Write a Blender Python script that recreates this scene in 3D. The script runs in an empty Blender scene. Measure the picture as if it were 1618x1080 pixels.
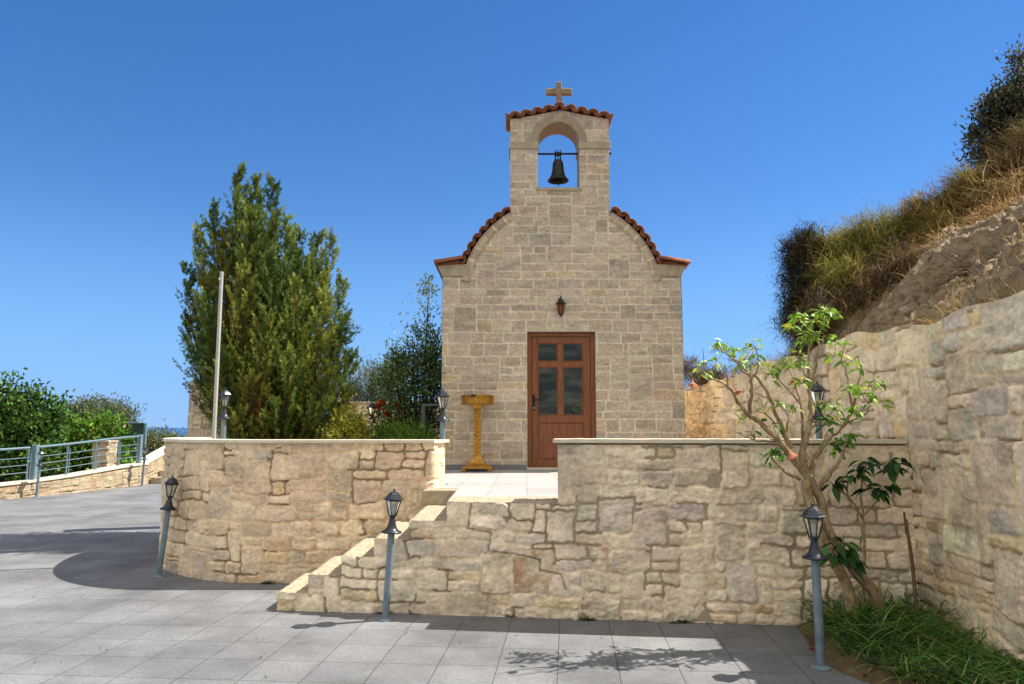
import bpy, bmesh, math, random
import numpy as np
from math import sin, cos, pi, radians, sqrt, atan2, exp
from mathutils import Vector, Matrix

# ------------------------------------------------------------------ camera
SC = bpy.context.scene
COL = SC.collection
FPX, EYE, PITCH = 1150.0, 1.7, math.atan(135 / 1150.0)
cam_d = bpy.data.cameras.new('camera')
cam_d.sensor_width = 36.0
cam_d.lens = FPX / 1618 * 36.0
cam_d.clip_start = 0.05
cam_d.clip_end = 120000
cam = bpy.data.objects.new('camera', cam_d)
cam.location = (0, 0, EYE)
cam.rotation_euler = (pi / 2 + PITCH, 0, 0)
COL.objects.link(cam)
SC.camera = cam

# ------------------------------------------------------------------ light
SUN_AZ = Vector((0.70, 0.20))            # towards the sun, per metre of height
SUN_DIR = Vector((0.70, 0.20, 1.0)).normalized()
SUN_EL = math.asin(SUN_DIR.z)
sun_d = bpy.data.lights.new('sun', 'SUN')
sun_d.energy = 5.0
sun_d.angle = radians(0.5)
sun_d.color = (1.0, 0.94, 0.85)
sun = bpy.data.objects.new('sun', sun_d)
sun.rotation_euler = SUN_DIR.to_track_quat('Z', 'Y').to_euler()
sun.location = (8, 4, 12)
COL.objects.link(sun)
W = bpy.data.worlds.new('World')
SC.world = W
W.use_nodes = True
wn = W.node_tree
wn.nodes.clear()
sky = wn.nodes.new('ShaderNodeTexSky')
sky.sky_type = 'NISHITA'
sky.sun_disc = False
sky.sun_elevation = SUN_EL
sky.sun_rotation = atan2(SUN_DIR.x, SUN_DIR.y)
sky.altitude = 900
sky.air_density = 0.85
sky.dust_density = 0.0
sky.ozone_density = 3.0
hs = wn.nodes.new('ShaderNodeHueSaturation')
hs.inputs['Saturation'].default_value = 1.36
hs.inputs['Hue'].default_value = 0.507
dn = wn.nodes.new('ShaderNodeVectorMath'); dn.operation = 'SCALE'; dn.inputs['Scale'].default_value = 0.2
gm = wn.nodes.new('ShaderNodeGamma'); gm.inputs['Gamma'].default_value = 0.85
upn = wn.nodes.new('ShaderNodeVectorMath'); upn.operation = 'SCALE'; upn.inputs['Scale'].default_value = 5.0
bg = wn.nodes.new('ShaderNodeBackground')
bg.inputs['Strength'].default_value = 0.102
wo = wn.nodes.new('ShaderNodeOutputWorld')
wn.links.new(sky.outputs[0], dn.inputs[0]); wn.links.new(dn.outputs[0], gm.inputs['Color']); wn.links.new(gm.outputs[0], upn.inputs[0])
wn.links.new(upn.outputs[0], hs.inputs['Color'])
# unseen bright clouds added outside the view as fill light for shaded walls
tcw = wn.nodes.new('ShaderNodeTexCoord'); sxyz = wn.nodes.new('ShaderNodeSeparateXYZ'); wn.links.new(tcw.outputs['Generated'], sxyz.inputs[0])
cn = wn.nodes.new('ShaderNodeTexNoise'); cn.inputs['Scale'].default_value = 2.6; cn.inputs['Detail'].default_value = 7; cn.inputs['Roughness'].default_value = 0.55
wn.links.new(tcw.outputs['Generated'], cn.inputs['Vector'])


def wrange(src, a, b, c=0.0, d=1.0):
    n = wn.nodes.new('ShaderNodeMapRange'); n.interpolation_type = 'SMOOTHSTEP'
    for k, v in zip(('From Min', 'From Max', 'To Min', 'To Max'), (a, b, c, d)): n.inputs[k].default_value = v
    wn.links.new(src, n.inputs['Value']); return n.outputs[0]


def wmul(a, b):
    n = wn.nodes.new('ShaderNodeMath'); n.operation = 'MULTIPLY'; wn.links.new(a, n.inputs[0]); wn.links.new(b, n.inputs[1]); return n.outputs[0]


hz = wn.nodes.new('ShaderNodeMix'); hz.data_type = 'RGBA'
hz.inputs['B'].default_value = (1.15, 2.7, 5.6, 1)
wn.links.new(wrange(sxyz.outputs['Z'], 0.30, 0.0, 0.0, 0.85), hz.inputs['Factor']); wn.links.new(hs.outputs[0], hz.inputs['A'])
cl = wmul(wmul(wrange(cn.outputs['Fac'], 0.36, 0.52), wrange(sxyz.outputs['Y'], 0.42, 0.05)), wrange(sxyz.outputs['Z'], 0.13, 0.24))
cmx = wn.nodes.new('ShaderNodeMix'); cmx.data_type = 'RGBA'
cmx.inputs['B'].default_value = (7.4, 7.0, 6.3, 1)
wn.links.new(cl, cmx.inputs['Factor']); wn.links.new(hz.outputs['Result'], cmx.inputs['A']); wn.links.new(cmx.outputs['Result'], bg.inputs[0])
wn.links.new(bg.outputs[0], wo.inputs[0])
SC.view_settings.view_transform = 'Standard'
SC.view_settings.look = 'None'
SC.view_settings.gamma = 1
SC.view_settings.exposure = 0.75
SC.cycles.max_bounces = 8
SC.cycles.diffuse_bounces = 5
SC.cycles.transparent_max_bounces = 12

# ------------------------------------------------------------------ helpers
R = np.random.default_rng(7)
random.seed(7)


def at(px, py, Y):
    """World point seen at photo pixel px, py at depth Y (used to take measurements off the photo)."""
    u = (px - 809) / FPX
    v = (540 - py) / FPX
    c, s = cos(PITCH), sin(PITCH)
    t = Y / (c - v * s)
    return Vector((u * t, Y, EYE + (s + v * c) * t))


def S(r, g, b):
    f = lambda c: (c / 255 / 12.92) if c <= 10 else ((c / 255 + 0.055) / 1.055) ** 2.4
    return (f(r), f(g), f(b))


def tag(o, label=None, cat=None, group=None, kind=None):
    if label: o['label'] = label
    if cat: o['category'] = cat
    if group: o['group'] = group
    if kind: o['kind'] = kind
    return o


def empty(name, loc=(0, 0, 0), rz=0.0):
    o = bpy.data.objects.new(name, None)
    o.location = loc
    o.rotation_euler = (0, 0, rz)
    o.empty_display_size = 0.2
    COL.objects.link(o)
    return o


def link(name, me, mat, parent=None):
    o = bpy.data.objects.new(name, me)
    if mat: me.materials.append(mat)
    COL.objects.link(o)
    if parent: o.parent = parent
    return o


def mesh_np(name, V, F, mat, parent=None, col=None, smooth=False):
    """V (n,3); F list of int arrays (m,3) or (m,4)."""
    me = bpy.data.meshes.new(name)
    if not isinstance(F, (list, tuple)): F = [F]
    F = [f for f in F if len(f)]
    loops = np.concatenate([f.ravel() for f in F]).astype(np.int32)
    tot = np.concatenate([np.full(len(f), f.shape[1], np.int32) for f in F])
    start = np.concatenate([[0], np.cumsum(tot)[:-1]]).astype(np.int32)
    me.vertices.add(len(V))
    me.vertices.foreach_set('co', np.asarray(V, np.float32).ravel())
    me.loops.add(len(loops))
    me.loops.foreach_set('vertex_index', loops)
    me.polygons.add(len(tot))
    me.polygons.foreach_set('loop_start', start)
    if smooth: me.polygons.foreach_set('use_smooth', np.ones(len(tot), bool))
    me.update(calc_edges=True)
    me.validate()
    if col is not None:
        a = me.attributes.new('Col', 'FLOAT_COLOR', 'POINT')
        c = np.ones((len(V), 4), np.float32)
        c[:, :3] = col
        a.data.foreach_set('color', c.ravel())
    return link(name, me, mat, parent)


class MB:
    """Collects shapes and links them as one mesh."""
    def __init__(s): s.v = []; s.f = []; s.sm = []

    def add(s, V, F, smooth=False):
        b = len(s.v)
        s.v += [tuple(p) for p in V]
        s.f += [tuple(b + i for i in f) for f in F]
        s.sm += [smooth] * len(F)
        return s

    def box(s, x0, y0, z0, x1, y1, z1, M=None):
        V = [Vector(p) for p in ((x0, y0, z0), (x1, y0, z0), (x1, y1, z0), (x0, y1, z0), (x0, y0, z1), (x1, y0, z1), (x1, y1, z1), (x0, y1, z1))]
        if M: V = [M @ p for p in V]
        return s.add(V, [(0, 3, 2, 1), (4, 5, 6, 7), (0, 1, 5, 4), (1, 2, 6, 5), (2, 3, 7, 6), (3, 0, 4, 7)])

    def bbox(s, x0, y0, z0, x1, y1, z1, b=0.006, M=None):
        """box with chamfered edges"""
        P = []
        for sx, x in ((1, x0), (-1, x1)):
            for sy, y in ((1, y0), (-1, y1)):
                for sz, z in ((1, z0), (-1, z1)):
                    P += [Vector((x, y + sy * b, z + sz * b)), Vector((x + sx * b, y, z + sz * b)), Vector((x + sx * b, y + sy * b, z))]
        if M: P = [M @ p for p in P]
        import bmesh
        bm = bmesh.new()
        for p in P: bm.verts.new(p)
        bmesh.ops.convex_hull(bm, input=bm.verts)
        bm.verts.index_update()
        s.add([v.co for v in bm.verts], [[v.index for v in f.verts] for f in bm.faces])
        bm.free()
        return s

    def tube(s, pts, rad, n=8, cap=True, smooth=True):
        pts = [Vector(p) for p in pts]
        if not isinstance(rad, (list, tuple)): rad = [rad] * len(pts)
        t0 = (pts[1] - pts[0]).normalized()
        up = Vector((0, 0, 1)) if abs(t0.z) < 0.9 else Vector((1, 0, 0))
        a = t0.cross(up).normalized()
        V = []
        for i, p in enumerate(pts):
            t = (pts[min(i + 1, len(pts) - 1)] - pts[max(i - 1, 0)]).normalized()
            a = (a - t * a.dot(t)).normalized()
            b = t.cross(a)
            for k in range(n):
                w = 2 * pi * k / n
                V.append(p + (a * cos(w) + b * sin(w)) * rad[i])
        F = []
        for i in range(len(pts) - 1):
            for k in range(n):
                F.append((i * n + k, i * n + (k + 1) % n, (i + 1) * n + (k + 1) % n, (i + 1) * n + k))
        s.add(V, F, smooth)
        if cap:
            m = len(pts) - 1
            s.add(V[:n], [tuple(range(n))[::-1]])
            s.add(V[m * n:], [tuple(range(n))])
        return s

    def lathe(s, prof, n=20, c=(0, 0, 0), smooth=True, ph=0.0):
        V = []
        for r, z in prof:
            for k in range(n):
                w = 2 * pi * k / n + ph
                V.append((c[0] + r * cos(w), c[1] + r * sin(w), c[2] + z))
        F = []
        for i in range(len(prof) - 1):
            for k in range(n):
                F.append((i * n + k, i * n + (k + 1) % n, (i + 1) * n + (k + 1) % n, (i + 1) * n + k))
        s.add(V, F, smooth)
        m = len(prof) - 1
        if prof[0][0] > 1e-4: s.add(V[:n], [tuple(range(n))[::-1]])
        if prof[m][0] > 1e-4: s.add(V[m * n:], [tuple(range(n))])
        return s

    def prism(s, poly, y0, y1):
        """poly in x,z extruded along y"""
        n = len(poly)
        V = [(x, y0, z) for x, z in poly] + [(x, y1, z) for x, z in poly]
        F = [tuple(range(n)), tuple(range(2 * n - 1, n - 1, -1))]
        F += [(i, i + n, (i + 1) % n + n, (i + 1) % n) for i in range(n)]
        return s.add(V, F)

    def build(s, name, mat, parent=None):
        me = bpy.data.meshes.new(name)
        me.from_pydata(s.v, [], s.f)
        me.polygons.foreach_set('use_smooth', np.array(s.sm, bool))
        me.update()
        import bmesh
        bm = bmesh.new(); bm.from_mesh(me)
        bmesh.ops.recalc_face_normals(bm, faces=bm.faces)
        bm.to_mesh(me); bm.free()
        return link(name, me, mat, parent)


def hsh(ix, iy, sd):
    h = np.sin(ix * 127.1 + iy * 311.7 + sd * 74.7) * 43758.5453
    return h - np.floor(h)


def vn(x, y, sd=0):
    ix, iy = np.floor(x), np.floor(y)
    fx, fy = x - ix, y - iy
    fx = fx * fx * (3 - 2 * fx); fy = fy * fy * (3 - 2 * fy)
    a = hsh(ix, iy, sd); b = hsh(ix + 1, iy, sd); c = hsh(ix, iy + 1, sd); d = hsh(ix + 1, iy + 1, sd)
    return a + (b - a) * fx + (c - a) * fy + (a - b - c + d) * fx * fy


def fbm(x, y, sd=0, o=4):
    t = 0; a = 0.5; n = 0
    for i in range(o):
        t = t + a * vn(x * 2 ** i + 17.3 * i, y * 2 ** i - 9.1 * i, sd + i); n += a; a *= 0.5
    return t / n


def sstep(a, b, x):
    t = np.clip((x - a) / (b - a), 0, 1)
    return t * t * (3 - 2 * t)


# ------------------------------------------------------------------ materials
def mat_base(name):
    m = bpy.data.materials.new(name)
    m.use_nodes = True
    nt = m.node_tree
    p = nt.nodes['Principled BSDF']
    return m, nt, p


def N(nt, t, **kw):
    n = nt.nodes.new('ShaderNode' + t)
    for k, v in kw.items():
        if k.startswith('_'): setattr(n, k[1:], v)
        else: n.inputs[k.replace('_', ' ')].default_value = v
    return n


def noise_mat(name, c0, c1, scale=8, rough=0.85, bump=0.2, bscale=60, bdist=0.01, metal=0.0, detail=6, stretch=(1, 1, 1), spec=0.3, sharp=(0.3, 0.7)):
    m, nt, p = mat_base(name)
    tc = N(nt, 'TexCoord'); mp = N(nt, 'Mapping'); mp.inputs['Scale'].default_value = stretch
    nt.links.new(tc.outputs['Object'], mp.inputs[0])
    n1 = N(nt, 'TexNoise', Scale=scale, Detail=detail, Roughness=0.62)
    nt.links.new(mp.outputs[0], n1.inputs['Vector'])
    cr = N(nt, 'ValToRGB')
    cr.color_ramp.elements[0].position = sharp[0]; cr.color_ramp.elements[1].position = sharp[1]
    cr.color_ramp.elements[0].color = (*c0, 1); cr.color_ramp.elements[1].color = (*c1, 1)
    nt.links.new(n1.outputs['Fac'], cr.inputs[0])
    nt.links.new(cr.outputs[0], p.inputs['Base Color'])
    p.inputs['Roughness'].default_value = rough
    p.inputs['Metallic'].default_value = metal
    p.inputs['Specular IOR Level'].default_value = spec
    if bump:
        n2 = N(nt, 'TexNoise', Scale=bscale, Detail=5, Roughness=0.6)
        nt.links.new(mp.outputs[0], n2.inputs['Vector'])
        b = N(nt, 'Bump', Strength=bump, Distance=bdist)
        nt.links.new(n2.outputs['Fac'], b.inputs['Height'])
        nt.links.new(b.outputs[0], p.inputs['Normal'])
    return m


def stone_attr_mat(name, bscale=55, bump=0.45, bdist=0.012, gain=1.0):
    """stone colour per vertex, finer mottling and grain in the shader"""
    m, nt, p = mat_base(name)
    at_ = N(nt, 'Attribute'); at_.attribute_name = 'Col'
    tc = N(nt, 'TexCoord')
    n1 = N(nt, 'TexNoise', Scale=20, Detail=10, Roughness=0.78)
    nt.links.new(tc.outputs['Object'], n1.inputs['Vector'])
    mr = N(nt, 'MapRange'); mr.inputs['From Min'].default_value = 0.25; mr.inputs['From Max'].default_value = 0.75
    mr.inputs['To Min'].default_value = 0.62 * gain; mr.inputs['To Max'].default_value = 1.34 * gain
    nt.links.new(n1.outputs['Fac'], mr.inputs['Value'])
    mx = N(nt, 'Mix', _data_type='RGBA', _blend_type='MULTIPLY'); mx.inputs['Factor'].default_value = 1
    nt.links.new(at_.outputs['Color'], mx.inputs['A']); nt.links.new(mr.outputs[0], mx.inputs['B'])
    nt.links.new(mx.outputs['Result'], p.inputs['Base Color'])
    p.inputs['Roughness'].default_value = 0.9
    p.inputs['Specular IOR Level'].default_value = 0.2
    n2 = N(nt, 'TexNoise', Scale=bscale, Detail=6, Roughness=0.65)
    nt.links.new(tc.outputs['Object'], n2.inputs['Vector'])
    b = N(nt, 'Bump', Strength=bump, Distance=bdist)
    nt.links.new(n2.outputs['Fac'], b.inputs['Height']); nt.links.new(b.outputs[0], p.inputs['Normal'])
    return m


def leaf_mat(name, trans=0.3, rough=0.6, spec=0.25):
    m, nt, p = mat_base(name)
    a = N(nt, 'Attribute'); a.attribute_name = 'Col'
    nt.links.new(a.outputs['Color'], p.inputs['Base Color'])
    p.inputs['Roughness'].default_value = rough
    p.inputs['Specular IOR Level'].default_value = spec
    tr = N(nt, 'BsdfTranslucent')
    nt.links.new(a.outputs['Color'], tr.inputs['Color'])
    mx = N(nt, 'MixShader'); mx.inputs[0].default_value = trans
    nt.links.new(p.outputs[0], mx.inputs[1]); nt.links.new(tr.outputs[0], mx.inputs[2])
    nt.links.new(mx.outputs[0], nt.nodes['Material Output'].inputs['Surface'])
    return m


def tile_mat(name, size, rot, c0, c1, joint, jw=0.005, dirt=S(70, 70, 70), dirt_amt=0.5, bump=0.5, shift=(0, 0)):
    m, nt, p = mat_base(name)
    tc = N(nt, 'TexCoord'); mp = N(nt, 'Mapping')
    mp.inputs['Rotation'].default_value = (0, 0, rot); mp.inputs['Location'].default_value = (shift[0], shift[1], 0)
    nt.links.new(tc.outputs['Object'], mp.inputs[0])
    br = N(nt, 'TexBrick', Scale=1.0)
    br.offset = 0.0; br.squash = 1.0
    br.inputs['Mortar Size'].default_value = jw
    br.inputs['Mortar Smooth'].default_value = 0.9
    br.inputs['Brick Width'].default_value = size; br.inputs['Row Height'].default_value = size
    br.inputs['Color1'].default_value = (*c0, 1); br.inputs['Color2'].default_value = (*c1, 1); br.inputs['Mortar'].default_value = (*joint, 1)
    nt.links.new(mp.outputs[0], br.inputs['Vector'])
    nz = N(nt, 'TexNoise', Scale=1.1, Detail=8, Roughness=0.65)
    nt.links.new(tc.outputs['Object'], nz.inputs['Vector'])
    mr = N(nt, 'MapRange'); mr.inputs['From Min'].default_value = 0.35; mr.inputs['From Max'].default_value = 0.7
    mr.inputs['To Min'].default_value = 1.0 + 0.1 * dirt_amt; mr.inputs['To Max'].default_value = 1 - 0.45 * dirt_amt
    nt.links.new(nz.outputs['Fac'], mr.inputs['Value'])
    ng = N(nt, 'TexNoise', Scale=36, Detail=8, Roughness=0.85)
    nt.links.new(tc.outputs['Object'], ng.inputs['Vector'])
    mg = N(nt, 'MapRange'); mg.inputs['From Min'].default_value = 0.3; mg.inputs['From Max'].default_value = 0.7
    mg.inputs['To Min'].default_value = 0.60; mg.inputs['To Max'].default_value = 1.38
    nt.links.new(ng.outputs['Fac'], mg.inputs['Value'])
    mm = N(nt, 'Math', _operation='MULTIPLY'); nt.links.new(mr.outputs[0], mm.inputs[0]); nt.links.new(mg.outputs[0], mm.inputs[1])
    mx = N(nt, 'Mix', _data_type='RGBA', _blend_type='MULTIPLY'); mx.inputs['Factor'].default_value = 1
    nt.links.new(br.outputs['Color'], mx.inputs['A']); nt.links.new(mm.outputs[0], mx.inputs['B'])
    nt.links.new(mx.outputs['Result'], p.inputs['Base Color'])
    p.inputs['Roughness'].default_value = 0.75
    p.inputs['Specular IOR Level'].default_value = 0.3
    ad = N(nt, 'Math', _operation='MULTIPLY_ADD'); ad.inputs[1].default_value = -1.2
    nt.links.new(br.outputs['Fac'], ad.inputs[0]); nt.links.new(ng.outputs['Fac'], ad.inputs[2])
    b = N(nt, 'Bump', Strength=bump, Distance=0.006)
    nt.links.new(ad.outputs[0], b.inputs['Height']); nt.links.new(b.outputs[0], p.inputs['Normal'])
    return m


M = {}
M['rubble'] = stone_attr_mat('rubble stone', gain=1.52, bscale=34, bump=.8, bdist=.02)
M['ashlar'] = stone_attr_mat('squared church stone', 45, 0.35, 0.008, 1.4)
M['cut'] = noise_mat('cut stone', S(158, 145, 124), S(188, 174, 150), 9, 0.9, 0.4, 40)
M['coping'] = noise_mat('cream coping marble', S(205, 192, 168), S(228, 218, 198), 5, 0.6, 0.12, 50)
M['step'] = noise_mat('worn step stone', S(150, 136, 112), S(188, 174, 150), 12, 0.9, 0.6, 45, 0.015)
M['plaza'] = tile_mat('grey paving', 0.43, 0.078, S(119, 120, 122), S(128, 129, 130), S(100, 98, 96), 0.0055, dirt_amt=1.0, bump=0.8, shift=(0.1, 0.16))
M['terrace'] = tile_mat('light terrace paving', 0.40, 0.02, S(162, 161, 158), S(174, 173, 170), S(122, 119, 114), 0.005, dirt_amt=0.25, bump=0.2)
M['soil'] = noise_mat('dry soil', S(72, 58, 42), S(128, 106, 78), 6, 0.95, 0.8, 20, 0.05)
M['plinth'] = noise_mat('grey skirting stone', S(112, 112, 114), S(136, 136, 138), 30, 0.6, 0.05)
M['terracotta'] = noise_mat('terracotta tile', S(116, 70, 50), S(170, 112, 84), 9, 0.8, 0.3, 60, 0.006)
M['wood'] = noise_mat('varnished door wood', S(104, 57, 30), S(150, 90, 52), 6, 0.42, 0.08, 40, 0.004, stretch=(9, 9, 0.7), spec=0.5)
M['black'] = noise_mat('black iron', S(26, 26, 28), S(42, 42, 44), 30, 0.5, 0.15, 90, 0.003, metal=0.2)
M['lampmetal'] = noise_mat('charcoal lamp metal', S(40, 43, 48), S(70, 74, 80), 14, 0.35, 0.1, 70, 0.003, metal=0.55, spec=0.5)
M['post'] = noise_mat('blue grey painted post', S(92, 110, 122), S(134, 150, 160), 7, 0.42, 0.06, 60, 0.003, metal=0.1, spec=0.5)
M['rail'] = noise_mat('blue grey railing paint', S(94, 118, 128), S(112, 136, 144), 10, 0.4, 0.05, 60, 0.003, spec=0.5)
M['whitepole'] = noise_mat('white painted pole', S(164, 164, 160), S(192, 192, 188), 6, 0.5, 0.05)
M['bronze'] = noise_mat('dark bronze bell', S(44, 42, 40), S(74, 70, 64), 12, 0.5, 0.15, 50, 0.004, metal=0.6)
M['gold'] = noise_mat('gilded brass', S(148, 102, 30), S(206, 156, 62), 22, 0.4, 0.5, 45, 0.012, metal=0.55, spec=0.5)
M['goldflat'] = noise_mat('brass dish', S(150, 112, 40), S(200, 152, 64), 10, 0.4, 0.05, metal=0.6)
M['panel'] = noise_mat('dark green panel', S(42, 62, 60), S(54, 74, 72), 3, 0.5, 0.0)
M['bark'] = noise_mat('pale bark', S(118, 98, 72), S(196, 172, 134), 26, 0.9, 1.0, 60, 0.014, stretch=(1, 1, 0.5))
M['darkbark'] = noise_mat('dark bark', S(58, 46, 36), S(94, 78, 62), 20, 0.9, 0.6, 40, 0.01)
M['stake'] = noise_mat('weathered stick', S(92, 70, 52), S(140, 112, 86), 12, 0.9, 0.4, 40, stretch=(4, 4, 0.5))
M['leaf'] = leaf_mat('leaf', 0.35)
M['thuja'] = leaf_mat('conifer spray', 0.12, 0.7, 0.1)
M['waxleaf'] = leaf_mat('glossy leaf', 0.25, 0.5, 0.3)
M['dry'] = leaf_mat('dry stems', 0.25, 0.8, 0.1)
M['grassblade'] = leaf_mat('grass blade', 0.3, 0.5, 0.3)
M['petal'] = leaf_mat('petal', 0.4, 0.6, 0.2)
M['groundfar'] = noise_mat('scrub ground', S(34, 44, 34), S(112, 106, 86), 0.3, 0.95, 0.0, sharp=(.45, .75), detail=10)


def glass_mat(name, tint, refl=0.14, solid=None):
    m = bpy.data.materials.new(name); m.use_nodes = True
    nt = m.node_tree; nt.nodes.clear()
    out = N(nt, 'OutputMaterial')
    if solid:
        a = N(nt, 'BsdfDiffuse'); a.inputs['Color'].default_value = (*solid, 1)
    else:
        a = N(nt, 'BsdfTransparent'); a.inputs['Color'].default_value = (*tint, 1)
    g = N(nt, 'BsdfGlossy', Roughness=0.02); g.inputs['Color'].default_value = (0.9, 0.95, 1, 1)
    fr = N(nt, 'Fresnel', IOR=1.5)
    ad = N(nt, 'Math', _operation='ADD'); ad.inputs[1].default_value = refl
    nt.links.new(fr.outputs[0], ad.inputs[0])
    mx = N(nt, 'MixShader')
    nt.links.new(ad.outputs[0], mx.inputs[0]); nt.links.new(a.outputs[0], mx.inputs[1]); nt.links.new(g.outputs[0], mx.inputs[2])
    nt.links.new(mx.outputs[0], out.inputs[0])
    return m


M['doorglass'] = glass_mat('door glass', None, 0.16, S(26, 34, 42))
M['lampglass'] = glass_mat('lamp glass', (0.8, 0.84, 0.8), 0.08)
M['amber'] = glass_mat('amber glass', None, 0.05, S(128, 70, 26))
M['bulb'] = noise_mat('white bulb', S(214, 210, 196), S(224, 220, 208), 5, 0.4, 0)


def sea_mat():
    m, nt, p = mat_base('sea water')
    p.inputs['Base Color'].default_value = (*S(38, 84, 130), 1)
    p.inputs['Roughness'].default_value = 0.35
    tc = N(nt, 'TexCoord'); n = N(nt, 'TexNoise', Scale=0.02, Detail=6)
    nt.links.new(tc.outputs['Object'], n.inputs['Vector'])
    b = N(nt, 'Bump', Strength=0.6, Distance=8.0)
    nt.links.new(n.outputs['Fac'], b.inputs['Height']); nt.links.new(b.outputs[0], p.inputs['Normal'])
    return m


M['sea'] = sea_mat()


def hill_mat():
    m, nt, p = mat_base('dry hillside earth')
    tc = N(nt, 'TexCoord')
    mp = N(nt, 'Mapping'); mp.inputs['Scale'].default_value = (1.5, 1.5, 2.6); mp.inputs['Rotation'].default_value = (.35, .2, 0); nt.links.new(tc.outputs['Object'], mp.inputs[0])
    n1 = N(nt, 'TexNoise', Scale=4.5, Detail=14, Roughness=0.8); nt.links.new(mp.outputs[0], n1.inputs['Vector'])
    cr = N(nt, 'ValToRGB')
    e = cr.color_ramp.elements
    e[0].position = 0.36; e[0].color = (*S(128, 106, 80), 1)
    e[1].position = 0.66; e[1].color = (*S(226, 208, 174), 1)
    k = e.new(0.5); k.color = (*S(192, 168, 132), 1)
    nt.links.new(n1.outputs['Fac'], cr.inputs[0]); nt.links.new(cr.outputs[0], p.inputs['Base Color'])
    p.inputs['Roughness'].default_value = 0.95
    v = N(nt, 'TexVoronoi', Scale=7); nt.links.new(tc.outputs['Object'], v.inputs['Vector'])
    n2 = N(nt, 'TexNoise', Scale=16, Detail=10, Roughness=0.75); nt.links.new(tc.outputs['Object'], n2.inputs['Vector'])
    ad = N(nt, 'Math', _operation='ADD'); nt.links.new(v.outputs['Distance'], ad.inputs[0]); nt.links.new(n2.outputs['Fac'], ad.inputs[1])
    b = N(nt, 'Bump', Strength=1.0, Distance=0.14)
    nt.links.new(ad.outputs[0], b.inputs['Height']); nt.links.new(b.outputs[0], p.inputs['Normal'])
    return m


M['hill'] = hill_mat()


# ------------------------------------------------------------------ stone walls as relief fields
def pack(nx, nz, rng, wr, hr, big=0.0):
    occ = -np.ones((nz, nx), int)
    rects = []
    z = 0
    while z < nz:                                     # rough courses with staggered joints
        h = int(rng.integers(hr[0], hr[1] + 1))
        if nz - z - h < hr[0]: h = nz - z
        x = 0; first = True
        while x < nx:
            if occ[z, x] >= 0: x += 1; continue
            run = 1
            while x + run < nx and occ[z, x + run] < 0: run += 1
            w = int(rng.integers(wr[0], wr[1] + 1))
            if first: w = int(rng.integers(1, wr[1])); first = False
            if h >= 4: w = max(w, h)
            hh = h + (int(rng.integers(hr[0], hr[1] + 1)) if rng.random() < .10 + big else 0)
            if hh > h: w = max(w, int(hh * .9))
            w = min(w, run); hh = min(hh, nz - z)
            if 0 < run - w < wr[0] - 1: w = run if run <= wr[1] + 2 else run - wr[0]
            while hh > 1 and (occ[z:z + hh, x:x + w] >= 0).any(): hh -= 1
            parts = [(0, hh)]
            if hh >= 4 and hh == h and rng.random() < (.28 if big else .10): c_ = int(rng.integers(2, hh - 1)); parts = [(0, c_), (c_, hh)]
            for a_, b_ in parts:
                cut = [0, w]
                if len(parts) > 1 and w > 5 and rng.random() < .5: cut = [0, int(rng.integers(2, w - 2)), w]
                for p_, q_ in zip(cut[:-1], cut[1:]):
                    occ[z + a_:z + b_, x + p_:x + q_] = len(rects); rects.append((x + p_, z + a_, x + q_, z + b_))
            x += w
        z += h
    for z in range(nz):
        x = 0
        while x < nx:
            if occ[z, x] >= 0: x += 1; continue
            run = 1
            while x + run < nx and occ[z, x + run] < 0: run += 1
            w = int(rng.integers(wr[0], wr[1] + 1)); h = int(rng.integers(hr[0], hr[1] + 1))
            if rng.random() < big: w = int(w * 1.5); h = int(h * 1.6)
            if w > 2.6 * h and h < hr[1]: h += 1
            w = max(w, int(1.25 * h + .5)) if rng.random() < .85 else w
            w = min(w, run)
            if 0 < run - w < wr[0]: w = run if run <= wr[1] + 2 else max(wr[0], run - wr[0])
            h = min(h, nz - z)
            if 0 < nz - z - h < hr[0]: h = nz - z
            if w < h * .8: h = max(hr[0], int(w * 1.0))
            while h > 1 and (occ[z:z + h, x:x + w] >= 0).any(): h -= 1
            occ[z:z + h, x:x + w] = len(rects)
            rects.append((x, z, x + w, z + h)); x += w
    return occ, np.array(rects, float)


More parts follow.
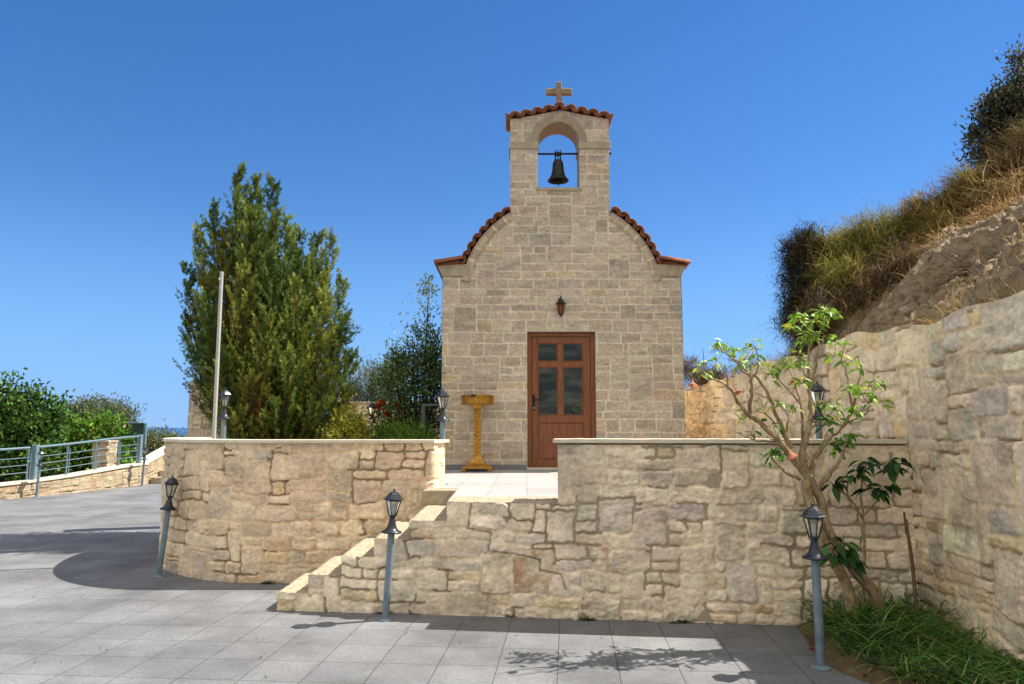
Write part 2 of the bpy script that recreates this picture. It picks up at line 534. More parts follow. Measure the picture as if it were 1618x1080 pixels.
STY = dict(
    front=dict(cell=.052, wr=(3, 8), hr=(2, 4), big=.08, warp=.034, warp2=.012, gap=.006, bev=.016, relief=.025, rr=(.015, .06), tilt=.09, crack=.36,
               pal=[((203, 187, 164), 5), ((196, 181, 159), 4), ((212, 198, 176), 4), ((190, 178, 162), 2), ((204, 184, 150), 1.0), ((176, 154, 124), .3)], mortar=(208, 191, 164), rust=.035, stain=.55),
    left=dict(cell=.052, wr=(3, 8), hr=(2, 4), big=.08, warp=.034, warp2=.012, gap=.006, bev=.016, relief=.023, rr=(.015, .06), tilt=.08, crack=.30,
              pal=[((194, 173, 146), 5), ((186, 167, 143), 4), ((204, 185, 157), 4), ((180, 166, 148), 2), ((192, 165, 130), 1.3)], mortar=(200, 177, 145), rust=.03, stain=.3),
    right=dict(cell=.055, wr=(3, 9), hr=(2, 4), big=.12, warp=.035, warp2=.010, gap=.008, bev=.016, relief=.024, rr=(.015, .05), tilt=.08, crack=.34,
               pal=[((202, 184, 156), 5), ((192, 176, 152), 3), ((214, 197, 168), 4), ((184, 171, 153), 2), ((204, 178, 136), 2)], mortar=(206, 184, 150), rust=.06, stain=1.1),
    church=dict(cell=.043, wr=(5, 10), hr=(3, 5), big=.0, warp=.010, warp2=.0035, gap=.008, bev=.008, relief=.006, rr=(.004, .018), tilt=.012, crack=.05,
                pal=[((167, 153, 135), 5), ((163, 150, 133), 4), ((173, 160, 142), 4), ((160, 147, 130), 3), ((172, 153, 126), .8), ((157, 146, 131), 1)], mortar=(190, 178, 158), rust=.0, stain=.2),
    curb=dict(cell=.05, wr=(4, 8), hr=(3, 6), big=.1, warp=.03, warp2=.008, gap=.008, bev=.03, relief=.02, rr=(.015, .05), tilt=.05, crack=.3,
              pal=[((148, 134, 110), 5), ((158, 144, 120), 4), ((138, 122, 98), 2)], mortar=(128, 110, 84), rust=.03, stain=.2),
)


def stone_field(U, Vv, sty, seed, cracks=()):
    s = STY[sty]
    rng = np.random.default_rng(seed)
    c = s['cell']
    u0, v0 = U.min() - .12, Vv.min() - .09
    nx = int((U.max() - u0 + .12) / c) + 2; nz = int((Vv.max() - v0 + .1) / c) + 2
    occ, rc = pack(nx, nz, rng, s['wr'], s['hr'], s['big'])
    n = len(rc)
    w1, w2 = s['warp'], s['warp2']
    uu = U + w1 * 2 * (vn(U * 4.2, Vv * 4.2, seed) - .5) + w2 * 2 * (vn(U * 22, Vv * 22, seed + 3) - .5)
    vv = Vv + w1 * 1.8 * (vn(U * 3.4 + 50, Vv * 4.6, seed + 1) - .5) + w2 * 2 * (vn(U * 22, Vv * 22 + 40, seed + 4) - .5)
    gi = np.clip(((uu - u0) / c).astype(int), 0, nx - 1); gj = np.clip(((vv - v0) / c).astype(int), 0, nz - 1)
    idx = occ[gj, gi]
    x0, z0, x1, z1 = (rc[:, k][idx] * c for k in range(4))
    lx = (uu - u0) - (x0 + x1) / 2; lz = (vv - v0) - (z0 + z1) / 2
    rad = rng.uniform(*s['rr'], n)[idx]
    hx, hz = (x1 - x0) / 2, (z1 - z0) / 2
    rad = np.minimum(rad, .8 * np.minimum(hx, hz))
    qx, qz = np.abs(lx) - hx + rad, np.abs(lz) - hz + rad
    d = rad - np.hypot(np.maximum(qx, 0), np.maximum(qz, 0)) - np.minimum(np.maximum(qx, qz), 0)
    gap = s['gap'] * rng.uniform(.5, 1.6, n)[idx]
    m = sstep(gap, gap + s['bev'] * .8, d)
    ms = sstep(gap * .8, gap * 1.2 + .004, d)
    ta, tb = rng.normal(0, s['tilt'], n)[idx], rng.normal(0, s['tilt'], n)[idx]
    lev = rng.uniform(.45, 1.15, n)[idx]
    rough = rng.uniform(.2, 1.0, n)[idx]
    f1 = fbm(U * 9 + idx * 3.7, Vv * 13, seed + 9) - .5
    f2 = fbm(U * 38, Vv * 46 + idx, seed + 12, 3) - .5
    h = s['relief'] * m * lev + m * (ta * lx + tb * lz) + m * s['relief'] * rough * (1.3 * f1 + .8 * f2) + m * s['relief'] * .8 * rough * (np.abs(fbm(U * 6 + idx * 2.1, Vv * 16 + idx, seed + 15, 4) - .5) * -2 + .3)
    # mortar partly smeared over the joints, open cracks elsewhere
    ck = (vn(U * 3.1 + 7, Vv * 3.1, seed + 20) > 1 - s['crack']) & (d < gap * 1.1 + .004)
    ckf = ck * sstep(gap * 1.1 + .004, gap * .5, d)
    smear = .9 * sstep(.44, .68, fbm(U * 2.4, Vv * 2.4, seed + 30, 3)) if sty != 'church' else 0
    h = h * (1 - .55 * smear) + s['relief'] * .45 * smear + (1 - m) * s['relief'] * .4 * (vn(U * 30, Vv * 30, seed + 5) - .3)
    h = h - ckf * .022
    pw = np.array([p[1] for p in s['pal']]); pc = np.array([S(*p[0]) for p in s['pal']])
    ch = rng.choice(len(pw), n, p=pw / pw.sum())
    jt = .06 if sty == 'church' else .12
    bc = pc[ch] * rng.uniform(1 - jt, 1 + jt, (n, 1)) * (1 + rng.normal(0, .015, (n, 3)))
    col = bc[idx]
    mot = fbm(U * 5 + idx * 1.3, Vv * 12, seed + 40) - .5
    col = col * (1 + (.6 if sty == 'church' else .85) * mot + .5 * f2)[..., None]
    if s['rust']:
        ru = (rng.random(n) < s['rust'])[idx] * sstep(.38, .72, fbm(U * 9, Vv * 9, seed + 50, 5))
        col = col * (1 - .75 * ru[..., None]) + np.array(S(150, 106, 68)) * (.75 * ru[..., None])
    mc = np.array(S(*s['mortar'])) * (1 + .5 * (fbm(U * 14, Vv * 14, seed + 60, 3) - .5))[..., None]
    k = (ms * (1 - .42 * smear))[..., None]
    col = col * k + mc * (1 - k)
    st = sstep(.56, .8, fbm(U * 1.5, Vv * .8 + 3, seed + 70, 5)) * s['stain']
    st = st * (.5 + fbm(U * 12, Vv * 7, seed + 71, 3))
    col = col * (1 - .6 * np.clip(st, 0, 1))[..., None] + np.array(S(92, 88, 84)) * (.35 * np.clip(st, 0, 1))[..., None]
    col = col * (1 - .55 * ckf)[..., None]
    for cr in cracks:                                 # open settlement cracks, as polylines in u, v
        dm = np.full(U.shape, 9.0)
        for (a0, b0), (a1, b1) in zip(cr[:-1], cr[1:]):
            t_ = np.clip(((U - a0) * (a1 - a0) + (Vv - b0) * (b1 - b0)) / ((a1 - a0) ** 2 + (b1 - b0) ** 2), 0, 1)
            dm = np.minimum(dm, np.hypot(U - a0 - t_ * (a1 - a0), Vv - b0 - t_ * (b1 - b0)))
        dm = dm + .006 * (vn(U * 40, Vv * 40, seed + 90) - .5)
        q_ = sstep(.011, .003, dm)
        h = h - .02 * q_; col = col * (1 - .6 * q_)[..., None]
    return h, np.clip(col, .01, .85)


class Path:
    def __init__(s, pts, corner=0.0):
        P = np.array(pts, float)
        seg = np.hypot(*np.diff(P, axis=0).T)
        s.P = P; s.L = np.concatenate([[0], np.cumsum(seg)]); s.len = s.L[-1]

    def pos(s, u): return np.interp(u, s.L, s.P[:, 0]), np.interp(u, s.L, s.P[:, 1])

    def nrm(s, u, e=.03):
        x0, y0 = s.pos(np.clip(u - e, 0, s.len)); x1, y1 = s.pos(np.clip(u + e, 0, s.len))
        tx, ty = x1 - x0, y1 - y0
        l = np.hypot(tx, ty) + 1e-9
        return ty / l, -tx / l

    def off(s, u, d):
        x, y = s.pos(u); nx, ny = s.nrm(u)
        return x + nx * d, y + ny * d


def field_mesh(name, path, u, v, mask, sty, seed, parent, mat, voff=None, cracks=()):
    """relief of stones along a path; mask(U,V) picks cells"""
    U, Vv = np.meshgrid(u, v)
    h, col = stone_field(U, Vv, sty, seed, cracks)
    x, y = path.pos(U); nx, ny = path.nrm(U)
    P = np.stack([x + nx * h, y + ny * h, Vv if voff is None else voff(U, Vv)], -1).reshape(-1, 3)
    nu, nv = len(u), len(v)
    i, j = np.meshgrid(np.arange(nu - 1), np.arange(nv - 1))
    a = j * nu + i
    F = np.stack([a, a + 1, a + nu + 1, a + nu], -1).reshape(-1, 4)
    if mask is not None:
        uc = (u[:-1] + u[1:]) / 2; vc = (v[:-1] + v[1:]) / 2
        Uc, Vc = np.meshgrid(uc, vc)
        F = F[mask(Uc, Vc).ravel()]
    used = np.unique(F); mp = np.zeros(len(P), int); mp[used] = np.arange(len(used))
    return mesh_np(name, P[used], mp[F], mat, parent, col.reshape(-1, 3)[used], True)


def path_prism(name, path, us, d0, d1, z0, z1, mat, parent, ztop=None, jitter=0.0):
    """d0 outward face, d1 inner face (outward positive)"""
    us = np.asarray(us, float)
    xo, yo = path.off(us, d0); xi, yi = path.off(us, d1)
    n = len(us); V = []
    zt = np.full(n, z1) if ztop is None else np.array([ztop(q) for q in us])
    for k in range(n):
        j = random.uniform(-jitter, jitter)
        V += [(xo[k], yo[k], z0 if np.isscalar(z0) else z0[k]), (xo[k], yo[k], zt[k] + j), (xi[k], yi[k], zt[k] + j), (xi[k], yi[k], z0 if np.isscalar(z0) else z0[k])]
    F = []
    for k in range(n - 1):
        b = 4 * k
        for e in range(4): F.append((b + e, b + 4 + e, b + 4 + (e + 1) % 4, b + (e + 1) % 4))
    F += [(0, 1, 2, 3), (4 * n - 1, 4 * n - 2, 4 * n - 3, 4 * n - 4)]
    mb = MB(); mb.add(V, F)
    return mb.build(name, mat, parent)


# ------------------------------------------------------------------ setting: ground, sea, plaza, hillside
def ground():
    xs = np.concatenate([-np.geomspace(4000, 40, 22), np.linspace(-36, 36, 37), np.geomspace(40, 4000, 22)])
    ys = np.concatenate([-np.geomspace(900, 30, 26), np.linspace(-28, 60, 45), np.geomspace(64, 900, 26)])
    X, Y = np.meshgrid(xs, ys)
    z = np.full_like(X, -.04)
    z = z - .5 * sstep(-13.5, -18, X) - .5 * sstep(24, 30, Y)
    z = z - 55 * sstep(45, 620, Y) - 25 * sstep(60, 500, -X) * (Y > -20)
    beh = sstep(24, 95, -Y)
    z = z + beh * (15 + 8 * fbm(X * .03, Y * .03, 5) + 3.5 * fbm(X * .2, Y * .2, 6)) + sstep(90, 500, -Y) * 15
    V = np.stack([X, Y, z], -1).reshape(-1, 3)
    nu = len(xs)
    i, j = np.meshgrid(np.arange(nu - 1), np.arange(len(ys) - 1)); a = j * nu + i
    o = mesh_np('ground', V, np.stack([a, a + 1, a + nu + 1, a + nu], -1).reshape(-1, 4), M['groundfar'], smooth=True)
    tag(o, kind='structure')


ground()
tag(mesh_np('sea', np.array([[-60000, 260, -40], [60000, 260, -40], [60000, 90000, -40], [-60000, 90000, -40]], float), np.array([[0, 1, 2, 3]]), M['sea']), kind='structure')
tag(mesh_np('plaza_paving', np.array([[-20, -8, 0], [3.6, -8, 0], [3.6, 30, 0], [-9.8, 30, 0], [-20, 14, 0]], float), [np.array([[0, 1, 2], [0, 2, 3], [0, 3, 4]])], M['plaza']), kind='structure')

FS = -.117                      # slope of the front wall line
fl = lambda x: 6.82 + FS * x    # front wall face
LP = [(-4.30, 20.0), (-4.45, 14.0), (-4.62, 12.0), (-4.72, 10.9), (-4.70, 10.3), (-4.60, 9.85), (-4.45, 9.47), (-4.26, 9.15), (-4.02, 8.86), (-3.74, 8.62), (-3.42, 8.43), (-3.10, 8.32), (-2.78, 8.275), (-2.0, 8.27), (-.93, 8.27)]


def catmull(pts, n=6):
    P = [np.array(p, float) for p in pts]; o = []
    for i in range(len(P) - 1):
        a, b, c, d = P[max(i - 1, 0)], P[i], P[i + 1], P[min(i + 2, len(P) - 1)]
        for k in range(n):
            t = k / n
            o.append(.5 * (2 * b + (c - a) * t + (2 * a - 5 * b + 4 * c - d) * t * t + (3 * b - a - 3 * c + d) * t ** 3))
    o.append(P[-1])
    return [tuple(q) for q in o]


LPS = catmull(LP)
TZ = 1.02
# terrace sheet, edge just inside the walls
inner = [(x + .12, y + .05) for x, y in LPS if y > 8.3 or x < -2] + [(-.86, 8.32)]
edge = [(-.60, 8.32), (-.60, fl(-.6) + .05), (3.42, fl(3.42) + .05), (3.42, 20)]
poly = inner + edge
mb = MB(); mb.add([(x, y, TZ) for x, y in poly] + [(x, y, TZ - .12) for x, y in poly],
                  [tuple(range(len(poly)))] + [(i, (i + 1) % len(poly), (i + 1) % len(poly) + len(poly), i + len(poly)) for i in range(len(poly))])
tag(mb.build('terrace_floor', M['terrace']), kind='structure')
bed = [(x + .34, y + .3) for x, y in LPS if 8.6 < y < 19.9 and x < -3] + [(-2.9, 9.0), (-1.15, 9.0), (-1.15, 10.2), (-1.75, 11.4), (-1.75, 19.7)]
mb = MB(); mb.add([(x, y, TZ + .03) for x, y in bed] + [(x, y, TZ - .02) for x, y in bed],
                  [tuple(range(len(bed)))] + [(i, (i + 1) % len(bed), (i + 1) % len(bed) + len(bed), i + len(bed)) for i in range(len(bed))])
tag(mb.build('garden_soil', M['soil']), kind='structure')
# planting bed in the right corner
bx = np.linspace(2.15, 3.5, 28); by = np.linspace(2.0, 6.6, 70)
X, Y = np.meshgrid(bx, by)
lim = 2.33 + .10 * np.sin(Y * 2.1) + .35 * sstep(5.6, 4.4, Y)
zz = .004 + .07 * sstep(0, .25, X - lim) * (.6 + .8 * fbm(X * 6, Y * 6, 3)) - .06 * sstep(.02, -.06, X - lim)
i, j = np.meshgrid(np.arange(27), np.arange(69)); a = j * 28 + i
tag(mesh_np('planting_soil', np.stack([X, Y, zz], -1).reshape(-1, 3), np.stack([a, a + 1, a + 29, a + 28], -1).reshape(-1, 4), M['soil'], smooth=True), kind='structure')


def hill_h(X, Y):
    s = np.maximum(X - 3.75, 0)
    ridge = sstep(12.2, 9.2, Y)                       # high part close to the camera, dropping beyond
    z = 2.52 - .12 * sstep(8, 14, Y) + np.where(s < 1.25, s, 1.25 + .28 * (s - 1.25)) * (.10 + .92 * ridge) * sstep(-.1, .4, s)
    z = z + .75 * ridge * sstep(.1, .7, s) * (fbm(X * 1.3, Y * 1.3, 21, 4) - .5) * sstep(9.0, 7.6, Y)
    z = np.where(s > 4.5, z - (s - 4.5) * .45 * (.10 + .80 * ridge), z)
    wz = z + .5 * (fbm(X * 1.7 + 3, Y * 1.1, 27, 4) - .5)
    led = (np.floor(wz / .17) + sstep(.25, .95, wz / .17 - np.floor(wz / .17))) * .17 - wz
    z = z + .95 * led * ridge * sstep(.12, .4, s) * sstep(.35, .55, fbm(X * 1.1, Y * .8, 28, 3))
    return z + .16 * (fbm(X * 2.2, Y * 2.2, 22) - .5) * sstep(0, .4, s) + .34 * (np.abs(fbm(X * 4.5, Y * 4.5, 23, 6) - .5) * -2 + .35) * sstep(14, 9, Y) * sstep(0, .3, s) + .05 * (fbm(X * 16, Y * 16, 24) - .5)


hx = np.concatenate([np.linspace(3.72, 7.5, 170), np.geomspace(7.7, 60, 20)]); hy = np.concatenate([np.linspace(-6, 3, 16), np.linspace(3.15, 14, 360), np.linspace(14.6, 45, 24)])
X, Y = np.meshgrid(hx, hy)
i, j = np.meshgrid(np.arange(len(hx) - 1), np.arange(len(hy) - 1)); a = j * len(hx) + i
tag(mesh_np('hillside', np.stack([X, Y, hill_h(X, Y)], -1).reshape(-1, 3), np.stack([a, a + 1, a + len(hx) + 1, a + len(hx)], -1).reshape(-1, 4), M['hill'], smooth=True), kind='structure')

# ------------------------------------------------------------------ front wall with stepped end
CZ = 1.595
fw = empty('terrace_wall', (0.4, fl(.4), 0))
tag(fw, 'rough stone wall in front of the chapel, stepped at one end and topped by a thin slab', 'wall')


def unparent_offset(o, root):
    o.parent = root
    o.matrix_parent_inverse = Matrix.Translation(-Vector(root.location))
    return o


fx0, fx1 = -2.2, 3.46
fp = Path([(fx0, fl(fx0)), (fx1, fl(fx1))])
k = fp.len / (fx1 - fx0)
SX = [-2.2, -1.9, -1.6, -1.28, -.95, -.60]


def ftop(x):
    t = np.zeros_like(x)
    for q, sx in enumerate(SX): t = np.where(x > sx, .17 * (q + 1), t)
    return np.where(x > .42, CZ - .035, t)


us = np.linspace(0, fp.len, 500); vs = np.linspace(-.03, CZ - .03, 142)
o = field_mesh('stonework', fp, us, vs, lambda U, V_: V_ < ftop(fx0 + U / k) - .012, 'front', 11, None, M['rubble'], cracks=[[((p.x - fx0) * k, p.z) for p in (at(a_, b_, 6.8) for a_, b_ in ((745, 792), (739, 836), (776, 842), (771, 871), (828, 877), (854, 884), (853, 900), (886, 906), (894, 930)))]]); unparent_offset(o, fw)
o = path_prism('core', fp, np.linspace((.42 - fx0) * k, fp.len, 24), -.003, -.36, 0, CZ - .036, M['cut'], None); unparent_offset(o, fw)
o = path_prism('coping', fp, np.linspace((.42 - fx0) * k - .04, fp.len - .03, 40), .05, -.40, CZ - .034, CZ, M['coping'], None, jitter=.0025); unparent_offset(o, fw)

# flight of steps between the two walls
st = empty('stone_steps', (-1.4, 7.3, 0))
tag(st, 'flight of pale worn stone steps climbing to the terrace', 'steps')
rng = np.random.default_rng(3)
for q in range(6):
    x0, x1 = SX[q], (SX[q + 1] if q < 5 else .50)
    z1 = .17 * (q + 1) if q < 5 else TZ + .006
    y1 = 8.24 if q < 5 else fl(-.6) + .40
    nx_, ny_ = 14 if q < 5 else 44, 34 if q < 5 else 14
    xs = np.linspace(x0, x1 + (.01 if q < 5 else 0), nx_)
    V = []
    for b in range(ny_):
        for a_ in range(nx_):
            t = b / (ny_ - 1)
            yy = (fl(xs[a_]) + .006 + .008 * random.uniform(-1, 1)) * (1 - t) + y1 * t
            ed = 0.012 * (min(a_, b) == 0)
            V.append((xs[a_] - (.012 * random.random() if a_ == 0 else 0), yy, z1 + rng.uniform(-.006, .004) - ed))
    F = [(b * nx_ + a_, b * nx_ + a_ + 1, (b + 1) * nx_ + a_ + 1, (b + 1) * nx_ + a_) for b in range(ny_ - 1) for a_ in range(nx_ - 1)]
    n0 = len(V)
    ring = [a_ for a_ in range(nx_)] + [b * nx_ + nx_ - 1 for b in range(1, ny_)] + [(ny_ - 1) * nx_ + a_ for a_ in range(nx_ - 2, -1, -1)] + [b * nx_ for b in range(ny_ - 2, 0, -1)]
    zlow = (.17 * q - .02 if q else -.02)
    for w, r_ in enumerate(ring): V.append((V[r_][0] + .004 * random.uniform(-1, 1), max(V[r_][1], fl(V[r_][0]) + .03), zlow))
    m_ = len(ring)
    F += [(ring[w], n0 + w, n0 + (w + 1) % m_, ring[(w + 1) % m_]) for w in range(m_)]
    mb = MB(); mb.add(V, F)
    if q: mb.box(x0 + .02, fl(x0) + .03, -.02, x1, y1, zlow - .003)
    o = mb.build('step', M['step']); unparent_offset(o, st)

mb = MB(); mb.bbox(-.99, 8.16, -.02, -.585, 8.62, TZ - .004, .012); o = mb.build('landing_block', M['step']); unparent_offset(o, st)

# ------------------------------------------------------------------ curved wall on the left
LZ = 1.56
lw = empty('curved_wall', (-2.2, 8.3, 0))
tag(lw, 'warm beige rubble wall curving round the planted terrace left of the steps', 'wall')
LPE = LPS[:-1] + [(-.935, 8.268), (-.905, 8.275), (-.885, 8.295), (-.80, 8.66)]
lp = Path(LPE)
uC = lp.len - 9.2
us = np.concatenate([np.linspace(0, uC, 90)[:-1], np.linspace(uC, lp.len, 830)]); vs = np.linspace(-.03, LZ - .03, 142)
o = field_mesh('stonework', lp, us, vs, None, 'left', 23, None, M['rubble']); unparent_offset(o, lw)
lpc = Path(LPS)
ucore = np.linspace(0, lpc.len - .06, 130)
o = path_prism('core', lpc, ucore, -.02, -.38, 0, LZ - .036, M['cut'], None); unparent_offset(o, lw)
o = path_prism('coping', lpc, np.linspace(0, lpc.len + .0, 150), .05, -.42, LZ - .034, LZ, M['coping'], None); unparent_offset(o, lw)
mb = MB(); mb.add([(x, y, z) for z in (LZ - .0345, LZ - .0005) for x, y in ((-.96, 8.222), (-.87, 8.225), (-.74, 8.70), (-.96, 8.69))], [(3, 2, 1, 0), (4, 5, 6, 7), (0, 1, 5, 4), (1, 2, 6, 5), (2, 3, 7, 6), (3, 0, 4, 7)])
o = mb.build('coping', M['coping']); unparent_offset(o, lw)

# ------------------------------------------------------------------ tall retaining wall on the right
rw = empty('retaining_wall', (3.47, 8, 0))
tag(rw, 'tall stained stone retaining wall holding back the dry hillside on the right', 'wall')
RX = 3.47
rp = Path([(RX, 19.0), (RX, 0.5)])
rz = lambda u: 2.60 - .18 * sstep(11, 4, u) + .035 * np.sin(u * 2.3) + .02 * np.sin(u * 7.1)   # top height along the wall (u from the far end)
us = np.concatenate([np.linspace(0, 9, 420)[:-1], np.linspace(9, 15.3, 590)[:-1], np.linspace(15.3, rp.len, 90)])
vs = np.linspace(-.02, 2.62, 216)
o = field_mesh('stonework', rp, us, vs, None, 'right', 35, None, M['rubble'], voff=lambda U, V_: np.where(V_ > 1.8, 1.8 + (V_ - 1.8) * (rz(U) - 1.8) / .82, V_)); unparent_offset(o, rw)
o = path_prism('core', rp, np.linspace(0, rp.len, 160), -.012, -.42, 0, 2.6, M['cut'], None, ztop=lambda u: float(rz(np.array(u))) - .012, jitter=.012); unparent_offset(o, rw)

# ------------------------------------------------------------------ chapel
CY = 11.9
cx0, cx1, cdep = -1.15, 2.81, 6.4
ch = empty('stone_chapel', ((cx0 + cx1) / 2, CY, TZ))
tag(ch, 'small pale stone chapel with an open bell gable and terracotta tiled edges', 'chapel')
cC = at(885, 470, CY)
ccx, ccz = .822, cC.z
RI = 1.67
EZ = 4.20
bx0, bx1 = -.03, 1.652
tz_side = 6.93
ox0, ox1, oz0, osp = .443, 1.145, 5.72, 6.52
orad = (ox1 - ox0) / 2; ocx = (ox0 + ox1) / 2


def chmask(U, V_):
    x = cx0 + U
    body = V_ < EZ
    arch = ((x - ccx) ** 2 + (V_ - ccz) ** 2 < (RI - .02) ** 2) & (V_ > EZ - .1) & (V_ < 5.6)
    tower = (x > bx0) & (x < bx1) & (V_ > 5.0) & (V_ < tz_side + .16 * np.clip(1 - np.abs(x - ccx) / .84, 0, 1) ** 1.2)
    m = body | arch | tower
    hole = (x > ox0) & (x < ox1) & (V_ > oz0) & (V_ < osp) | (((x - ocx) ** 2 + (V_ - osp) ** 2 < orad ** 2) & (V_ >= osp))
    door = (x > .25) & (x < 1.37) & (V_ < 3.27)
    return m & ~hole & ~door


cp = Path([(cx0, CY), (cx1, CY)])
us = np.linspace(0, cx1 - cx0, 397); vs = np.linspace(TZ, 7.12, 611)
o = field_mesh('front_facing', cp, us, vs, chmask, 'church', 47, None, M['ashlar']); o.name = 'facade'; unparent_offset(o, ch)
# side and back walls with coarse relief, body fill
for (a0, a1) in (((cx0 - .002, CY + cdep), (cx0 - .002, CY + .004)), ((cx1 + .002, CY + .004), (cx1 + .002, CY + cdep))):
    sp_ = Path([a0, a1])
    o = field_mesh('wall', sp_, np.linspace(0, sp_.len, 210), np.linspace(TZ, EZ, 106), None, 'church', 51, None, M['ashlar']); unparent_offset(o, ch)
mb = MB()
mb.box(cx0 + .004, CY + .012, TZ, .25, CY + cdep, EZ + .04)
mb.box(1.37, CY + .012, TZ, cx1 - .004, CY + cdep, EZ + .04)
mb.box(.25, CY + .012, 3.27, 1.37, CY + cdep, EZ + .04)
mb.box(.25, CY + .30, TZ, 1.37, CY + cdep, 3.27)
pts = [(ccx + RI * cos(w), ccz + RI * sin(w)) for w in np.linspace(radians(14), radians(166), 40)]
mb.prism(pts[::-1], CY + .012, CY + cdep)
o = mb.build('masonry_body', M['cut']); unparent_offset(o, ch)
# plinth strip and threshold
for xa, xb in ((cx0 - .012, .235), (1.385, cx1 + .012)):
    mb = MB(); mb.box(xa, CY - .022, TZ, xb, CY + .01, TZ + .085); o = mb.build('plinth', M['plinth']); unparent_offset(o, ch)
mb = MB(); mb.bbox(.235, CY - .05, TZ + .002, 1.385, CY + .14, TZ + .035); o = mb.build('threshold', M['coping']); unparent_offset(o, ch)
# arch moulding along the gable, kneeler cornices
n = 240
angs = np.linspace(radians(10), radians(170), n)
for ro, ri, y0 in ((RI + .015, 1.55, CY - .028),):
    V = []
    for w in angs:
        for r_, y_ in ((ro, y0), (ro, CY + .3), (ri, CY + .02), (ri, y0 + .004)): V.append((ccx + r_ * cos(w), y_, ccz + r_ * sin(w)))
    F = [(4 * i + e, 4 * i + 4 + e, 4 * i + 4 + (e + 1) % 4, 4 * i + (e + 1) % 4) for i in range(n - 1) for e in range(4)]
    rva = np.random.default_rng(49)
    for lo_, hi_ in ((-9, bx0), (bx1, 9)):
        keep = [f for f in F if lo_ - .01 < sum(V[q][0] for q in f) / 4 < hi_ + .01]
        ids = sorted({q for f in keep for q in f}); mp_ = {q: i for i, q in enumerate(ids)}
        bl_ = np.array([(angs[q // 4] * 7.3) for q in ids]); bc_ = np.array([S(166, 152, 131)]) * rva.uniform(.86, 1.1, (40, 1))
        cc_ = bc_[np.floor(bl_).astype(int)]
        jn = np.abs(bl_ - np.round(bl_)) < .06
        cc_[jn] = np.array(S(194, 182, 160))
        o = mesh_np('arch_moulding', np.array([V[q] for q in ids]), np.array([[mp_[q] for q in f] for f in keep]), M['ashlar'], None, cc_); unparent_offset(o, ch)
for sgn, xe in ((-1, cx0), (1, cx1)):
    pr = [(xe - sgn * .42, EZ), (xe, EZ), (xe + sgn * .02, EZ + .03), (xe + sgn * .035, EZ + .07), (xe + sgn * .075, EZ + .13), (xe + sgn * .085, EZ + .17), (xe - sgn * .46, EZ + .20), (xe - sgn * .46, EZ)]
    mb = MB(); mb.prism(pr if sgn < 0 else pr[::-1], CY - .032, CY + cdep)
    o = mb.build('cornice', M['cut']); unparent_offset(o, ch)


def barrel(mb, A, B, r0, r1, up, n=8, th=.016, span=pi, flip=False):
    """one roman tile: half cylinder from A to B, radius r0 -> r1, crown along up"""
    A, B, up = Vector(A), Vector(B), Vector(up)
    t = (B - A).normalized(); up = (up - t * up.dot(t)).normalized(); sd = t.cross(up)
    V = []
    for P_, r_ in ((A, r0), (B, r1)):
        for rr in (r_, r_ - th):
            for k_ in range(n + 1):
                w = -span / 2 + span * k_ / n
                V.append(P_ + (up * cos(w) + sd * sin(w)) * rr)
    m = n + 1
    F = []
    for k_ in range(n):
        F += [(k_, k_ + 1, 2 * m + k_ + 1, 2 * m + k_), (m + k_, 3 * m + k_, 3 * m + k_ + 1, m + k_ + 1), (k_, m + k_, m + k_ + 1, k_ + 1), (2 * m + k_, 2 * m + k_ + 1, 3 * m + k_ + 1, 3 * m + k_)]
    F += [(0, 2 * m, 3 * m, m), (n, m + n, 3 * m + n, 2 * m + n)]
    mb.add(V, F, True)


mb = MB()
# vault surface of the roof, ribbed by cover tiles running down the curve
for side in (-1, 1):
    wa = np.linspace(radians(88), radians(16), 8)
    for row, yy in enumerate(np.arange(CY + .40, CY + cdep, .235)):
        for i in range(len(wa) - 1):
            p0 = (ccx + side * (RI + .06 + .012) * cos(wa[i]), yy, ccz + (RI + .05) * sin(wa[i])); p1 = (ccx + side * (RI + .06) * cos(wa[i + 1]), yy, ccz + (RI + .06) * sin(wa[i + 1]))
            am = (wa[i] + wa[i + 1]) / 2
            barrel(mb, p1, p0, .088, .07, (side * cos(am), 0, sin(am)), 6)
vau = [(ccx + (RI + .055) * cos(w), ccz + (RI + .055) * sin(w)) for w in np.linspace(radians(12), radians(168), 30)]
V = [(x, CY + .25, z) for x, z in vau] + [(x, CY + cdep + .05, z) for x, z in vau]
mb.add(V, [(i, i + 1, i + 31, i + 30) for i in range(29)], True)
# verge tiles, axis along the depth, following the gable curve
for side in (-1, 1):
    w_end = math.acos(min(1, (ccx - bx0) / (RI + .05)))
    ws = np.arange(w_end - .045, radians(19), -.098)
    for w in ws:
        up = (side * cos(w), 0, sin(w)); q = RI + .062 + random.uniform(-.006, .006)
        A = (ccx + side * q * cos(w), CY - .10 + random.uniform(-.012, .012), ccz + q * sin(w)); B = (A[0], CY + .42, A[2])
        A = tuple(Vector(A) - Vector(up) * .045); B = tuple(Vector(B) - Vector(up) * .045); barrel(mb, A, B, .104, .094, up, 8, span=2.2)
        wv = w - .049
        A2 = (ccx + side * (RI + .055) * cos(wv), CY - .075, ccz + (RI + .055) * sin(wv)); B2 = (A2[0], CY + .42, A2[2])
        A2 = tuple(Vector(A2) + Vector((side * cos(wv), 0, sin(wv))) * .075); B2 = tuple(Vector(B2) + Vector((side * cos(wv), 0, sin(wv))) * .075); barrel(mb, A2, B2, .09, .08, (-side * cos(wv), 0, -sin(wv)), 6, span=1.9)
